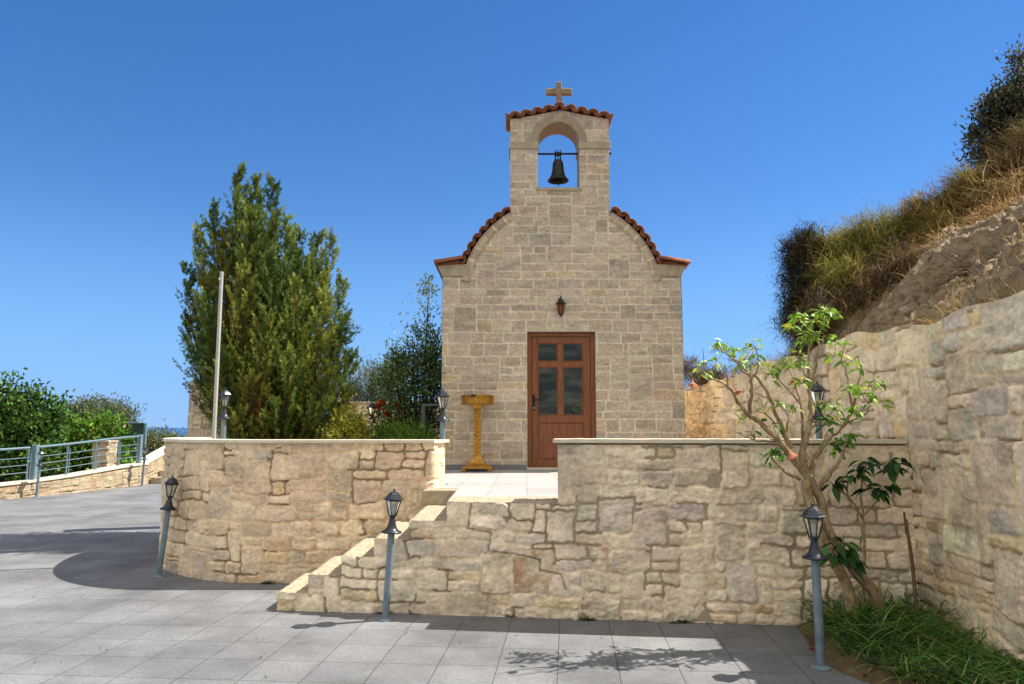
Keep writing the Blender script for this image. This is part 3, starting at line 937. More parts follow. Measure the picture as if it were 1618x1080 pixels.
# eave tiles, axis pointing outwards
for side, xe in ((-1, cx0), (1, cx1)):
    for row, yy in enumerate(np.arange(CY - .06, CY + cdep, .18)):
        z0_ = EZ + .225 + random.uniform(-.006, .006)
        barrel(mb, (xe + side * .135, yy, z0_ - .035), (xe - side * .34, yy, z0_ + .055), .078, .066, (0, 0, 1), 8)
        barrel(mb, (xe + side * .11, yy + .09, z0_ - .01), (xe - side * .34, yy + .09, z0_ + .07), .085, .07, (0, 0, -1), 6, span=2.5)
    mb.box(min(xe + side * .07, xe - side * .36), CY - .03, EZ + .172, max(xe + side * .07, xe - side * .36), CY + cdep, EZ + .205)
o = mb.build('roof_tiles', M['terracotta']); unparent_offset(o, ch)

# bell gable
TD = .52
bt = empty('bell_gable', (0, 0, 0)); bt.location = (ocx, CY, 5.3); unparent_offset(bt, ch)


def under(o):
    o.parent = bt
    o.matrix_parent_inverse = Matrix.Translation(-Vector((ocx, CY, 5.3)))
    return o


mb = MB()
mb.box(bx0 + .002, CY + .012, 4.9, bx1 - .002, CY + TD, oz0 - .004)
mb.box(bx0 + .002, CY + .012, oz0 - .004, ox0 - .003, CY + TD, osp)
mb.box(ox1 + .003, CY + .012, oz0 - .004, bx1 - .002, CY + TD, osp)
topc = lambda x: tz_side + .16 * max(0, 1 - abs(x - ccx) / .84) ** 1.2 - .004
xs = np.linspace(bx0 + .002, bx1 - .002, 41)
V = []
for x in xs:
    lo = osp + (sqrt(max(0, (orad + .003) ** 2 - (x - ocx) ** 2)) if abs(x - ocx) < orad + .003 else 0)
    for y_ in (CY + .012, CY + TD):
        V += [(x, y_, lo), (x, y_, topc(x))]
F = []
for i in range(40):
    b = 4 * i; c_ = b + 4
    F += [(b, c_, c_ + 1, b + 1), (b + 2, b + 3, c_ + 3, c_ + 2), (b + 1, c_ + 1, c_ + 3, b + 3), (b, b + 2, c_ + 2, c_)]
F += [(0, 1, 3, 2), (160, 162, 163, 161)]
mb.add(V, F)
o = under(mb.build('gable_masonry', M['cut']))
# voussoir ring and soffit
mb = MB()
ws = np.linspace(0, pi, 33)
V = []
for w in ws:
    for r_, y_ in ((orad + .0, CY - .012), (orad + .135, CY - .012), (orad + .135, CY + .008), (orad + .0, CY + TD + .004), ):
        V.append((ocx + r_ * cos(w), y_, osp + r_ * sin(w)))
F = [(4 * i + e, 4 * i + 4 + e, 4 * i + 4 + (e + 1) % 4, 4 * i + (e + 1) % 4) for i in range(32) for e in (0, 1, 3)]
mb.add(V, F, False)
o = under(mb.build('arch_ring', noise_mat('warm arch stone', S(150, 136, 114), S(174, 158, 134), 9, 0.9, .4, 40)))
mb = MB(); mb.bbox(bx0 - .022, CY - .026, 6.40, ox0 + .014, CY + TD + .02, 6.52); under(mb.build('impost', M['cut']))
mb = MB(); mb.bbox(ox1 - .014, CY - .026, 6.40, bx1 + .022, CY + TD + .02, 6.52); under(mb.build('impost', M['cut']))
mb = MB(); mb.bbox(ox0 - .03, CY - .022, oz0 - .055, ox1 + .03, CY + TD + .02, oz0); under(mb.build('sill', M['cut']))
mb = MB(); mb.prism([(ocx - .075, osp + orad + .01), (ocx + .075, osp + orad + .01), (ocx + .10, osp + orad + .17), (ocx - .10, osp + orad + .17)], CY - .02, CY + .02); under(mb.build('keystone', M['cut']))
mb = MB()
npos = 19
for i in range(npos):
    x = bx0 - .01 + (bx1 - bx0 + .02) * i / (npos - 1)
    f = lambda q: tz_side + .17 * max(0, 1 - abs(q - ccx) / .84) ** 1.2
    z = f(x) + .035
    sl = (f(x + .03) - f(x - .03)) / .06
    crown = i % 2 == 1
    if i in (0, npos - 1): crown = False
    upv = Vector((-sl, 0, 1)).normalized() * (1 if crown else -1)
    zz_ = z + (-.035 if crown else .075) + random.uniform(-.006, .006)
    barrel(mb, (x, CY - .10, zz_), (x, CY + TD + .1, zz_), .098 if crown else .085, .088, upv, 8, span=2.2 if crown else 1.9)
# small ridge saddle under the cross
for sd_ in (-1, 1):
    barrel(mb, (ccx + sd_ * .15, CY + TD / 2, tz_side + .19), (ccx, CY + TD / 2, tz_side + .265), .10, .10, (0, 0, 1), 8)
under(mb.build('gable_tiles', M['terracotta']))
mb = MB()
cyc = CY + TD * .45
s_ = 1.02
mb.bbox(ccx - .05, cyc - .05, 7.10, ccx + .05, cyc + .05, 7.70, .012)
mb.bbox(ccx - .228, cyc - .048, 7.47, ccx + .228, cyc + .048, 7.58, .012)
under(mb.build('cross', noise_mat('weathered cross stone', S(122, 108, 92), S(170, 152, 124), 12, .9, .4, 40)))

# bell, hung from its bar
bz = 6.395
by_ = CY + TD * .42
bell = empty('church_bell', (ocx, by_, bz)); tag(bell, 'dark bronze bell hanging in the open arch of the gable', 'bell')
mb = MB(); mb.tube([(ox0 - .02 - ocx, 0, 0), (bx1 + .05 - ocx, 0, .008)], .017, 10); mb.tube([(bx1 + .01 - ocx, 0, .007), (bx1 + .06 - ocx, 0, .008)], .024, 8)
mb.build('bar', M['black'], bell)
mb = MB(); mb.bbox(-.06, -.03, -.035, .06, .03, .03, .008)
for sx in (-.05, 0.0, .045): mb.tube([(sx, -.025, .06), (sx, -.03, 0), (sx, -.02, -.07), (sx * .6, 0, -.11)], .009, 6)
mb.tube([(-.035, 0, -.05), (-.05, 0, -.085), (-.035, 0, -.12)], .012, 6); mb.tube([(.035, 0, -.05), (.05, 0, -.085), (.035, 0, -.12)], .012, 6)
mb.build('yoke', M['black'], bell)
mb = MB(); q = -.085
mb.lathe([(.0, q - .02), (.045, q - .024), (.076, q - .045), (.09, q - .085), (.098, q - .16), (.106, q - .24), (.122, q - .30), (.15, q - .35), (.178, q - .385), (.182, q - .40), (.172, q - .402), (.14, q - .355), (.11, q - .29), (.085, q - .18), (.07, q - .07), (.0, q - .05)], 32)
mb.lathe([(.109, q - .262), (.114, q - .262), (.117, q - .275), (.114, q - .278)], 32)
mb.build('bell_body', M['bronze'], bell)
mb = MB(); mb.tube([(0, 0, q - .06), (.004, 0, q - .40)], .008, 6); mb.lathe([(.0, q - .37), (.022, q - .385), (.026, q - .41), (.016, q - .43), (.0, q - .435)], 12)
mb.tube([(.002, 0, q - .43), (.006, 0, q - .50), (-.01, 0, q - .54), (-.012, 0, q - .57)], .006, 6)
mb.build('clapper', M['black'], bell)

# door
dx0, dx1, dz0, dz1 = .25, 1.37, TZ + .035, 3.27
dy = CY + .10
dr = empty('door', ((dx0 + dx1) / 2, dy, dz0)); unparent_offset(dr, ch)


def ud(o):
    o.parent = dr
    o.matrix_parent_inverse = Matrix.Translation(-Vector(((dx0 + dx1) / 2, dy, dz0)))
    return o


mb = MB(); fwid = .072
mb.bbox(dx0 + .002, dy - .03, dz0, dx0 + fwid, dy + .08, dz1 - .002); mb.bbox(dx1 - fwid, dy - .03, dz0, dx1 - .002, dy + .08, dz1 - .002); mb.bbox(dx0 + fwid, dy - .03, dz1 - fwid, dx1 - fwid, dy + .08, dz1 - .002)
ud(mb.build('door_frame', M['wood']))
lx0, lx1, lz0, lz1 = dx0 + fwid + .004, dx1 - fwid - .004, dz0 + .006, dz1 - fwid - .004
zr = lambda py: at(885, py, CY).z
b0, b1 = zr(658), zr(664) - .0
g1t, g1b = zr(541), zr(570)
g2t, g2b = zr(579), zr(656)
p1t, p1b = zr(668), zr(727)
xl = lambda px: at(px, 620, CY).x
ga0, ga1, gb0, gb1 = xl(850), xl(882), xl(890.5), xl(922.5)
mb = MB(); y0_, y1_ = dy - .012, dy + .04
mb.bbox(lx0, y0_, lz0, ga0, y1_, lz1); mb.bbox(gb1, y0_, lz0, lx1, y1_, lz1)
for za, zb in ((g1t, lz1), (g2t, g1b), (p1t, g2b), (lz0, p1b)): mb.bbox(ga0 - .001, y0_ + .001, za, gb1 + .001, y1_, zb)
mb.bbox(ga1, y0_ + .002, g2b - .002, gb0, y1_, g1t + .002)
for xa, xb in ((ga0, ga1), (gb0, gb1)):
    for za, zb in ((g2b, g2t), (g1b, g1t)):
        for c4 in ((xa, za, xa + .014, zb), (xb - .014, za, xb, zb), (xa + .014, za, xb - .014, za + .014), (xa + .014, zb - .014, xb - .014, zb)): mb.bbox(c4[0], y0_ + .01, c4[1], c4[2], y1_ - .01, c4[3], .004)
ud(mb.build('leaf_frame', M['wood']))
for xa, xb in ((ga0, ga1), (gb0, gb1)):
    for za, zb in ((g2b, g2t), (g1b, g1t)):
        mb = MB(); mb.box(xa, dy + .012, za, xb, dy + .018, zb); ud(mb.build('pane', M['doorglass']))
mb = MB()
mb.box(ga0, dy + .008, p1b, gb1, dy + .03, p1t)
pw = (gb1 - ga0)
mb.bbox(ga0 + .02, dy - .006, p1b + .02, gb1 - .02, dy + .012, p1t - .02, .014)
for xx in (ga0 + pw * .36, ga0 + pw * .64): mb.bbox(xx - .012, dy - .011, p1b + .05, xx + .012, dy, p1t - .05, .004)
ud(mb.build('lower_panel', M['wood']))
hxp, hzp = xl(843.5), zr(637)
mb = MB(); mb.bbox(hxp - .018, y0_ - .012, zr(648), hxp + .018, y0_ + .002, zr(623), .005)
mb.tube([(hxp, y0_ - .012, zr(631)), (hxp, y0_ - .05, zr(631)), (hxp + .03, y0_ - .056, zr(631)), (hxp + .125, y0_ - .052, zr(631.4))], .010, 8)
ud(mb.build('handle', M['black']))
mb = MB(); mb.lathe([(.0, 0), (.011, 0), (.011, .004), (0, .005)], 12); 
oo = ud(mb.build('keyhole', M['bulb'])); oo.matrix_parent_inverse = Matrix.Identity(4); oo.location = (hxp - (dx0 + dx1) / 2, y0_ - dy - .012, zr(644) - dz0); oo.rotation_euler = (pi / 2, 0, 0)

# wall lantern above the door
wl0 = at(885.5, 486, CY)
wl = empty('wall_lantern', (wl0.x, CY - .11, wl0.z)); tag(wl, 'small black lantern with amber glass fixed above the chapel door', 'lantern')
mb = MB()
mb.lathe([(.0, .185), (.010, .18), (.013, .165), (.006, .155), (.012, .14), (.03, .115), (.05, .095), (.058, .075), (.09, .052), (.092, .044), (.06, .042)], 12)
mb.build('cap', M['black'], wl)
mb = MB()
mb.tube([(0, .11, .10), (0, .06, .14), (0, .01, .15), (0, 0, .14)], .012, 8); mb.bbox(-.03, .085, .02, .03, .112, .16, .006)
mb.build('bracket', M['black'], wl)
mb = MB(); mb.lathe([(.054, .045), (.05, -.03), (.036, -.11), (.03, -.125)], 6, smooth=False); mb.build('amber_glass', M['amber'], wl)
mb = MB()
for k_ in range(6):
    w = pi * k_ / 3
    mb.tube([(.058 * cos(w), .058 * sin(w), .045), (.053 * cos(w), .053 * sin(w), -.03), (.034 * cos(w), .034 * sin(w), -.125)], .006, 6)
mb.lathe([(.034, -.12), (.038, -.13), (.02, -.15), (.008, -.16), (.01, -.172), (0, -.18)], 12)
mb.build('cage', M['black'], wl)

# gilded candle stand
cs = empty('candle_stand', (-.548, CY - .30, TZ), .0); tag(cs, 'tall gilded candle stand with a wide round tray against the chapel wall', 'candle stand')
mb = MB()
for sx in (-1, 1):
    for sy in (-1, 1): mb = MB(); mb.bbox(sx * .205 - .04, sy * .19 - .04, 0, sx * .205 + .04, sy * .19 + .04, .055, .012); mb.build('foot', M['gold'], cs)
mb = MB()


def frus(mb, h0, w0, h1, w1):
    V = [(sx * w0, sy * w0, h0) for sx, sy in ((-1, -1), (1, -1), (1, 1), (-1, 1))] + [(sx * w1, sy * w1, h1) for sx, sy in ((-1, -1), (1, -1), (1, 1), (-1, 1))]
    mb.add(V, [(3, 2, 1, 0), (4, 5, 6, 7), (0, 1, 5, 4), (1, 2, 6, 5), (2, 3, 7, 6), (3, 0, 4, 7)])


frus(mb, .052, .235, .066, .225); frus(mb, .066, .215, .12, .125); frus(mb, .12, .135, .132, .13); frus(mb, .132, .108, .24, .062); frus(mb, .24, .068, .252, .066)
mb.build('base', M['gold'], cs)
mb = MB(); frus(mb, .252, .054, .96, .046)
for z_ in np.arange(.29, .95, .062):
    mb.bbox(-.03, -.062, z_, .03, -.046, z_ + .038, .008)
    for sx in (-1, 1): mb.bbox(sx * .05 - .008, -.03, z_, sx * .05 + .008, .03, z_ + .038, .005)
mb.build('column', M['gold'], cs)
mb = MB(); frus(mb, .96, .056, .975, .056); frus(mb, .975, .048, 1.05, .085)
mb.lathe([(.0, 1.05), (.225, 1.05), (.262, 1.058), (.262, 1.066), (.25, 1.07), (.25, 1.17), (.264, 1.174), (.264, 1.186), (.245, 1.186), (.24, 1.09), (.0, 1.09)], 40)
for k_ in range(40):
    w = 2 * pi * k_ / 40
    for z_ in (1.085, 1.128):
        mb.bbox(-.010, -.006, z_, .010, .006, z_ + .032, .004, Matrix.Translation((.252 * cos(w), .252 * sin(w), 0)) @ Matrix.Rotation(w + pi / 2, 4, 'Z'))
    mb.lathe([(.0, 1.035), (.009, 1.04), (.012, 1.05), (0, 1.058)], 6, (.256 * cos(w), .256 * sin(w), 0))
mb.build('tray', M['gold'], cs)
mb = MB(); mb.bbox(-.095, -.272, 1.155, -.012, -.258, 1.192, .003); mb.build('plaque', M['lampmetal'], cs)

# ------------------------------------------------------------------ garden lamps
def make_lamp():
    r = empty('garden_lamp', (0, 0, 0))
    mb = MB(); mb.lathe([(.0, 0), (.072, 0), (.072, .010), (.05, .013), (.038, .022), (.0, .022)], 24)
    for k_ in range(3):
        w = 2 * pi * k_ / 3 + .4
        mb.lathe([(.009, .01), (.009, .020), (0, .022)], 6, (.057 * cos(w), .057 * sin(w), 0))
    mb.build('base_plate', M['post'], r)
    mb = MB(); mb.lathe([(.031, .012), (.031, .77)], 24); mb.build('post', M['post'], r)
    mb = MB(); mb.lathe([(.0, .755), (.088, .758), (.094, .764), (.090, .772), (.062, .782), (.045, .805), (.034, .84), (.027, .87), (.022, .888), (.026, .894), (.026, .902), (.0, .902)], 28); mb.build('skirt', M['lampmetal'], r)
    mb = MB()
    mb.lathe([(.0, .90), (.034, .902), (.036, .915), (.0, .915)], 6, smooth=False)
    for k_ in range(6):
        w = pi * k_ / 3
        mb.tube([(.034 * cos(w), .034 * sin(w), .908), (.068 * cos(w), .068 * sin(w), 1.052)], .0048, 6)
    for z_, r_ in ((1.046, .069),):
        for k_ in range(6):
            w0, w1 = pi * k_ / 3, pi * (k_ + 1) / 3
            mb.tube([(r_ * cos(w0), r_ * sin(w0), z_), (r_ * cos(w1), r_ * sin(w1), z_)], .005, 6)
    mb.build('lantern_frame', M['lampmetal'], r)
    mb = MB(); mb.lathe([(.033, .914), (.0665, 1.046)], 6, smooth=False)
    mb.f = mb.f[:6]; mb.sm = mb.sm[:6]
    mb.build('lantern_glass', M['lampglass'], r)
    mb = MB(); mb.lathe([(.0, .915), (.012, .917), (.014, .945), (.016, .95), (.018, .99), (.012, 1.01), (0, 1.015)], 14); mb.build('bulb', M['bulb'], r)
    mb = MB(); mb.lathe([(.07, 1.047), (.092, 1.052), (.092, 1.058), (.078, 1.066), (.062, 1.088), (.058, 1.090), (.054, 1.098), (.036, 1.115), (.016, 1.126), (.009, 1.128)], 6, smooth=False)
    mb.lathe([(.0, 1.126), (.009, 1.128), (.006, 1.135), (.011, 1.142), (.008, 1.150), (0, 1.153)], 10)
    mb.build('cap', M['lampmetal'], r)
    return r


def copy_tree(o, parent=None):
    c = o.copy(); COL.objects.link(c); c.parent = parent
    for k_ in o.children: copy_tree(k_, c)
    return c


lamp = make_lamp()
LG = 'garden lamps round the plaza and terrace'
lamps = [
    ((-4.05, 8.60, 0), 0, .055, 'dark leaning garden lamp standing on the plaza in front of the curved wall end'),
    ((-1.126, 6.715, 0), .01, .032, 'tilted garden lamp standing in front of the stone steps'),
    ((2.20, 5.415, 0), 0, -.004, 'large upright garden lamp on the paving beside the grass clump'),
    ((-3.66, 9.30, TZ + .03), 0, 0, 'garden lamp between the white pole and the conifer behind the curved wall'),
    ((-.84, 8.86, TZ), 0, 0, 'garden lamp at the top of the steps, before the chapel corner'),
    ((-2.60, 13.6, TZ), 0, 0, 'small distant garden lamp among the flowering shrubs behind the wall'),
    ((3.12, 7.45, TZ), .0, 0, 'garden lamp seen through the branches of the small tree by the retaining wall'),
    ((-11.62, 18.1, 0), 0, .02, 'garden lamp before the railing post by the low kerb wall'),
    ((-10.78, 21.55, 0), 0, .02, 'distant garden lamp at the foot of the far stairs'),
]
for i, (loc, rx, ry, lab) in enumerate(lamps):
    o = lamp if i == 0 else copy_tree(lamp)
    o.location = loc; o.rotation_euler = (rx, ry, .3 * i)
    if ry: o.rotation_euler = (Matrix.Rotation(ry * 1.6, 3, 'Y') @ Matrix.Rotation(.3 * i, 3, 'Z')).to_euler()
    tag(o, lab, 'lamp', LG)

# ------------------------------------------------------------------ pole, pier, things on the left
fpole = at(338, 690, 9.6)
tag(MB().tube([(0, 0, TZ - fpole.z), (0, 0, 2.20)], [.026, .024], 14).tube([(-.01, -.03, 2.08), (-.01, -.05, 2.1)], .012, 6).build('pole', M['whitepole']), 'plain white pole standing in front of the conifer', 'pole').location = (fpole.x, 9.6, fpole.z)

pc = at(303, 690, 12.7)
pr = empty('stone_pier', (pc.x, 12.7, 0)); tag(pr, 'square pier of cut stone blocks behind the white pole', 'pier')
ang = radians(52)
d1 = Vector((-cos(ang), sin(ang) * 1, 0)); d2 = Vector((cos(radians(24)), sin(radians(24)), 0))
pa = [(pc.x + d1.x * .30, 12.7 + d1.y * .30), (pc.x, 12.7), (pc.x + d2.x * .52, 12.7 + d2.y * .52)]
pp = Path(pa)
ztop = at(303, 608, 12.7).z
o = field_mesh('stonework', pp, np.linspace(0, pp.len, 80), np.linspace(0, ztop, 150), None, 'church', 77, None, M['ashlar']); unparent_offset(o, pr)
q4 = [pa[0], pa[1], pa[2], (pa[0][0] + d2.x * .52, pa[0][1] + d2.y * .52)]
cen = (sum(p[0] for p in q4) / 4, sum(p[1] for p in q4) / 4)


def quadbox(mb, q, g, z0, z1):
    V = []
    for z in (z0, z1):
        for x, y in q:
            V.append((cen[0] + (x - cen[0]) * g, cen[1] + (y - cen[1]) * g, z))
    mb.add(V, [(3, 2, 1, 0), (4, 5, 6, 7), (0, 1, 5, 4), (1, 2, 6, 5), (2, 3, 7, 6), (3, 0, 4, 7)])


mb = MB(); quadbox(mb, q4, .96, 0, ztop); o = mb.build('core', M['cut']); unparent_offset(o, pr)
mb = MB(); quadbox(mb, q4, 1.07, ztop, ztop + .08); o = mb.build('cap', M['cut']); unparent_offset(o, pr)

# low kerb wall with railing along the ramp
KP = [(-14.4, 9.5), (-12.35, 16.6), (-11.85, 18.3), (-11.30, 20.2), (-11.02, 22.3)]
kp = Path(catmull(KP, 5))
kw = empty('kerb_wall', (-11.9, 18, 0)); tag(kw, 'low pale stone kerb wall with a sloping slab top under the railing', 'wall')
kz = lambda u: .30 + .06 * sstep(0, 9, u) + .26 * sstep(8.2, kp.len, u)
vs = np.linspace(0, .62, 34)
o = field_mesh('stonework', kp, np.linspace(0, kp.len, 420), vs, None, 'curb', 81, None, M['rubble'], voff=lambda U, V_: V_ / .62 * (kz(U) - .03)); unparent_offset(o, kw)
uu_ = np.linspace(0, kp.len, 50)
o = path_prism('core', kp, uu_, -.01, -.38, 0, .3, M['cut'], None, ztop=lambda u: float(kz(np.array(u))) - .032); unparent_offset(o, kw)
o = path_prism('coping', kp, uu_, .04, -.42, np.array([float(kz(np.array(q))) - .032 for q in uu_]), .3, M['coping'], None, ztop=lambda u: float(kz(np.array(u))) + .01); unparent_offset(o, kw)


def railing(name, path, u0, u1, zf, h, nposts, rails, mat, label, thick_ends=True, off=-.2, start_thick=True):
    x0, y0 = path.off(np.array(u0), off)
    r = empty(name, (float(x0), float(y0), float(zf(u0))))
    tag(r, label, 'railing', 'railings along the ramp')
    O = Vector((float(x0), float(y0), float(zf(u0))))

    def pt(u, dz):
        x, y = path.off(np.array(u), off)
        return Vector((float(x), float(y), float(zf(u)) + dz)) - O
    us_ = np.linspace(u0, u1, nposts)
    for i, u in enumerate(us_):
        end = i == len(us_) - 1 or (i == 0 and start_thick)
        mb = MB()
        if end and thick_ends:
            p = pt(u, 0); mb.bbox(p.x - .065, p.y - .065, p.z - .01, p.x + .065, p.y + .065, p.z + h + .06, .012)
        else:
            mb.tube([pt(u - .02, -.01), pt(u - .02, h - .02)], .02, 8); mb.tube([pt(u + .05, -.01), pt(u + .05, h - .12)], .014, 8)
        mb.build('post', mat, r)
    mb = MB(); mb.tube([pt(u, h) for u in np.linspace(u0, u1, 12)], .032, 10); mb.build('handrail', mat, r)
    for dz in rails:
        mb = MB(); mb.tube([pt(u, dz) for u in np.linspace(u0, u1, 12)], .011, 6); mb.build('rail', mat, r)
    return r


kf = lambda u: float(kz(np.array(u))) + .01
# arc length of the posts
uA = np.interp(18.45, kp.P[:, 1], kp.L); uB = kp.len - .15
railing('ramp_railing', kp, uA, uB, kf, .80, 5, (.2, .38, .56), M['rail'], 'blue grey metal railing running on from the thick post towards the far stairs')
railing('ramp_railing', kp, 2.0, uA - .16, kf, .80, 7, (.2, .38, .56), M['rail'], 'blue grey metal railing at the picture edge, ending at the thick post', False, start_thick=False)
kp2 = Path([(-17.5, 14.0), (-13.15, 18.6)])
railing('lower_railing', kp2, 0.2, kp2.len, lambda u: -.08, .76, 6, (.14, .28, .42, .56), M['rail'], 'lower metal railing half hidden behind the ramp railing', False, off=0)

# far stairs with a sloping slab
sw = empty('side_stairs', (-10.9, 22.4, 0)); tag(sw, 'pale stone stairs with a sloping parapet slab at the far end of the plaza', 'stairs')
A = Vector((-11.05, 22.3, .60)); B = Vector((-10.75, 24.6, 1.32))
sp2 = Path([(A.x, A.y), (B.x, B.y)])
o = field_mesh('parapet', sp2, np.linspace(0, sp2.len, 110), np.linspace(0, 1, 50), None, 'curb', 91, None, M['rubble'], voff=lambda U, V_: V_ * (.60 + .72 * U / sp2.len)); unparent_offset(o, sw)
uu2 = np.linspace(0, sp2.len, 6)
o = path_prism('parapet_core', sp2, uu2, -.01, -.38, 0, 1, M['cut'], None, ztop=lambda u: .60 + .72 * u / sp2.len); unparent_offset(o, sw)
o = path_prism('coping', sp2, uu2, .04, -.44, np.array([.602 + .72 * q / sp2.len for q in uu2]), 1, M['coping'], None, ztop=lambda u: .645 + .72 * u / sp2.len); unparent_offset(o, sw)
for q in range(5):
    mb = MB(); mb.bbox(-10.98 + .05 * q, 22.45 + .42 * q, -.01, -8.3, 26.0 - .01 * q, .19 * (q + 1), .012); o = mb.build('stair', M['step']); unparent_offset(o, sw)

# stone pillar and green panel beyond the railing
PY = 22.0
pl = at(159, 738, PY)
p0, p1 = at(147, 699, PY), at(171, 699, PY)
pil = empty('stone_pillar', (pl.x, PY, -.6)); tag(pil, 'short pale stone pillar seen through the railing', 'pillar')
ppp = Path([(p0.x, PY + .5), (p0.x, PY), (p1.x, PY), (p1.x, PY + .5)])
o = field_mesh('stonework', ppp, np.linspace(0, ppp.len, 70), np.linspace(-.6, p0.z, 70), None, 'curb', 95, None, M['rubble']); unparent_offset(o, pil)
mb = MB(); mb.bbox(p0.x - .04, PY - .05, p0.z - .002, p1.x + .04, PY + .55, p0.z + .06, .01); mb.box(p0.x + .01, PY + .02, -.6, p1.x - .01, PY + .49, p0.z - .004)
o = mb.build('cap', M['cut']); unparent_offset(o, pil)
g0, g1 = at(90, 669, 29), at(228, 669, 29)
gp = empty('notice_board', (g1.x, 29, -.6)); tag(gp, 'large dark green board half covered by climbing leaves', 'board')
mb = MB(); mb.box(g0.x, 29, at(200, 726, 29).z - .3, g1.x, 29.04, g0.z); o = mb.build('board', M['panel']); unparent_offset(o, gp)
mb = MB(); mb.bbox(g1.x, 28.96, -.6, g1.x + .09, 29.08, g0.z + .02, .01); mb.bbox(g0.x, 28.97, g0.z, g1.x, 29.07, g0.z + .05, .01); mb.bbox(g0.x - .09, 28.96, -.6, g0.x, 29.08, g0.z + .02, .01)
o = mb.build('frame', M['rail']); unparent_offset(o, gp)

# low garden wall, metal frame and thin post behind the curved wall
gw = empty('garden_wall', (-3.2, 17.2, TZ)); tag(gw, 'low grey stone garden wall behind the flowering shrubs', 'wall')
gwp = Path([(-4.3, 17.4), (-1.7, 17.4)])
zg = at(575, 638, 17.4).z
o = field_mesh('stonework', gwp, np.linspace(0, gwp.len, 130), np.linspace(TZ - .05, zg, 50), None, 'front', 97, None, M['rubble']); unparent_offset(o, gw)
mb = MB(); mb.box(-4.3, 17.42, TZ - .05, -1.7, 17.75, zg - .004); mb.bbox(-4.32, 17.34, zg - .002, -1.68, 17.8, zg + .05, .01); o = mb.build('coping', M['cut']); unparent_offset(o, gw)
f0, f1, = at(669.5, 640, 13.0), at(692, 640, 13.0)
mb = MB(); mb.tube([(f0.x, 13, TZ - .02), (f0.x, 13, f0.z), (f1.x + .5, 13, f0.z), (f1.x + .5, 13, TZ - .02)], .045, 10, smooth=False)
tag(mb.build('handrail_frame', noise_mat('grey frame paint', S(100, 108, 112), S(120, 128, 132), 10, .45, .05)), 'grey metal tube frame between the shrub and the chapel wall', 'frame')
t0 = at(625, 563, 16.5)
tag(MB().tube([(t0.x, 16.5, TZ - .05), (t0.x, 16.5, t0.z)], .028, 8).build('thin_post', M['whitepole']), 'thin pale post rising among the olive bushes', 'post')


# ------------------------------------------------------------------ foliage
def unit(a): return a / (np.linalg.norm(a, axis=-1, keepdims=True) + 1e-9)


def cols(n, pal, rng, jit=.16):
    pw = np.array([p[1] for p in pal], float); pc_ = np.array([S(*p[0]) for p in pal])
    c_ = pc_[rng.choice(len(pw), n, p=pw / pw.sum())]
    return np.clip(c_ * (1 + rng.normal(0, jit, (n, 1))) * (1 + rng.normal(0, .05, (n, 3))), .004, .8)


def leaf_quads(P, D, Sd, L, Wd, cup=0.15):
    """diamond leaves with a bent midrib; returns V, F, per-vertex repeat"""
    n = len(P)
    D = unit(D); Sd = unit(Sd - D * (Sd * D).sum(-1, keepdims=True)); Nn = np.cross(D, Sd)
    L = L[:, None]; Wd = Wd[:, None]
    m = P + D * L * .5 - Nn * L * cup * .5
    l = P + D * L * .42 + Sd * Wd * .5 + Nn * Wd * cup; r = P + D * L * .42 - Sd * Wd * .5 + Nn * Wd * cup
    t = P + D * L - Nn * L * cup * 1.3
    V = np.stack([P, l, m, r, t], 1).reshape(-1, 3)
    b = np.arange(n)[:, None] * 5
    F = np.concatenate([b + np.array([[0, 2, 1]]), b + np.array([[0, 3, 2]]), b + np.array([[1, 2, 4]]), b + np.array([[2, 3, 4]])])
    return V, F, 5


def blade_strips(P, D, L, Wd, bend, seg=4, Sd=None):
    n = len(P); D = unit(D)
    if Sd is None: Sd = np.cross(D, np.tile([0, 0, 1.0], (n, 1)) + R.normal(0, .3, (n, 3)))
    Sd = unit(Sd)
    V = []
    for k_ in range(seg + 1):
        t = k_ / seg
        c_ = P + D * (L * t)[:, None] + bend * (L * t * t)[:, None]
        w = Wd * (1 - t ** 1.6) * .5 + .0006
        V += [c_ - Sd * w[:, None], c_ + Sd * w[:, None]]
    V = np.stack(V, 1).reshape(-1, 3)
    b = np.arange(n)[:, None] * (2 * seg + 2)
    F = np.concatenate([b + np.array([[2 * k_, 2 * k_ + 1, 2 * k_ + 3, 2 * k_ + 2]]) for k_ in range(seg)])
    return V, F, 2 * seg + 2


def leaf_oval(P, D, Sd, L, Wd, cup=.15):
    n = len(P)
    D = unit(D); Sd = unit(Sd - D * (Sd * D).sum(-1, keepdims=True)); Nn = np.cross(D, Sd)
    fl_ = np.sign(Nn[:, 2:3] + 1e-6); Nn = Nn * fl_
    L = L[:, None]; Wd = Wd[:, None]; dn_ = np.array([0, 0, -1.0])
    pt = lambda t, w: P + D * L * t + Sd * Wd * w + dn_ * L * .32 * t * t + Nn * Wd * cup * abs(w) * 1.6
    V = np.stack([pt(0, 0), pt(.28, .44), pt(.62, .42), pt(1, 0), pt(.62, -.42), pt(.28, -.44), pt(.28, 0), pt(.62, 0)], 1).reshape(-1, 3)
    b = np.arange(n)[:, None] * 8
    T = np.concatenate([b + np.array([t_]) for t_ in ([0, 6, 1], [0, 5, 6], [2, 7, 3], [7, 4, 3])])
    Q = np.concatenate([b + np.array([t_]) for t_ in ([1, 6, 7, 2], [6, 5, 4, 7])])
    return V, [T, Q], 8


def leafy(name, P, D, Sd, L, Wd, C, mat, parent, cup=.15, oval=False):
    V, F, q = (leaf_oval if oval else leaf_quads)(P, D, Sd, L, Wd, cup)
    return mesh_np(name, V, F, mat, parent, np.repeat(C, q, 0))


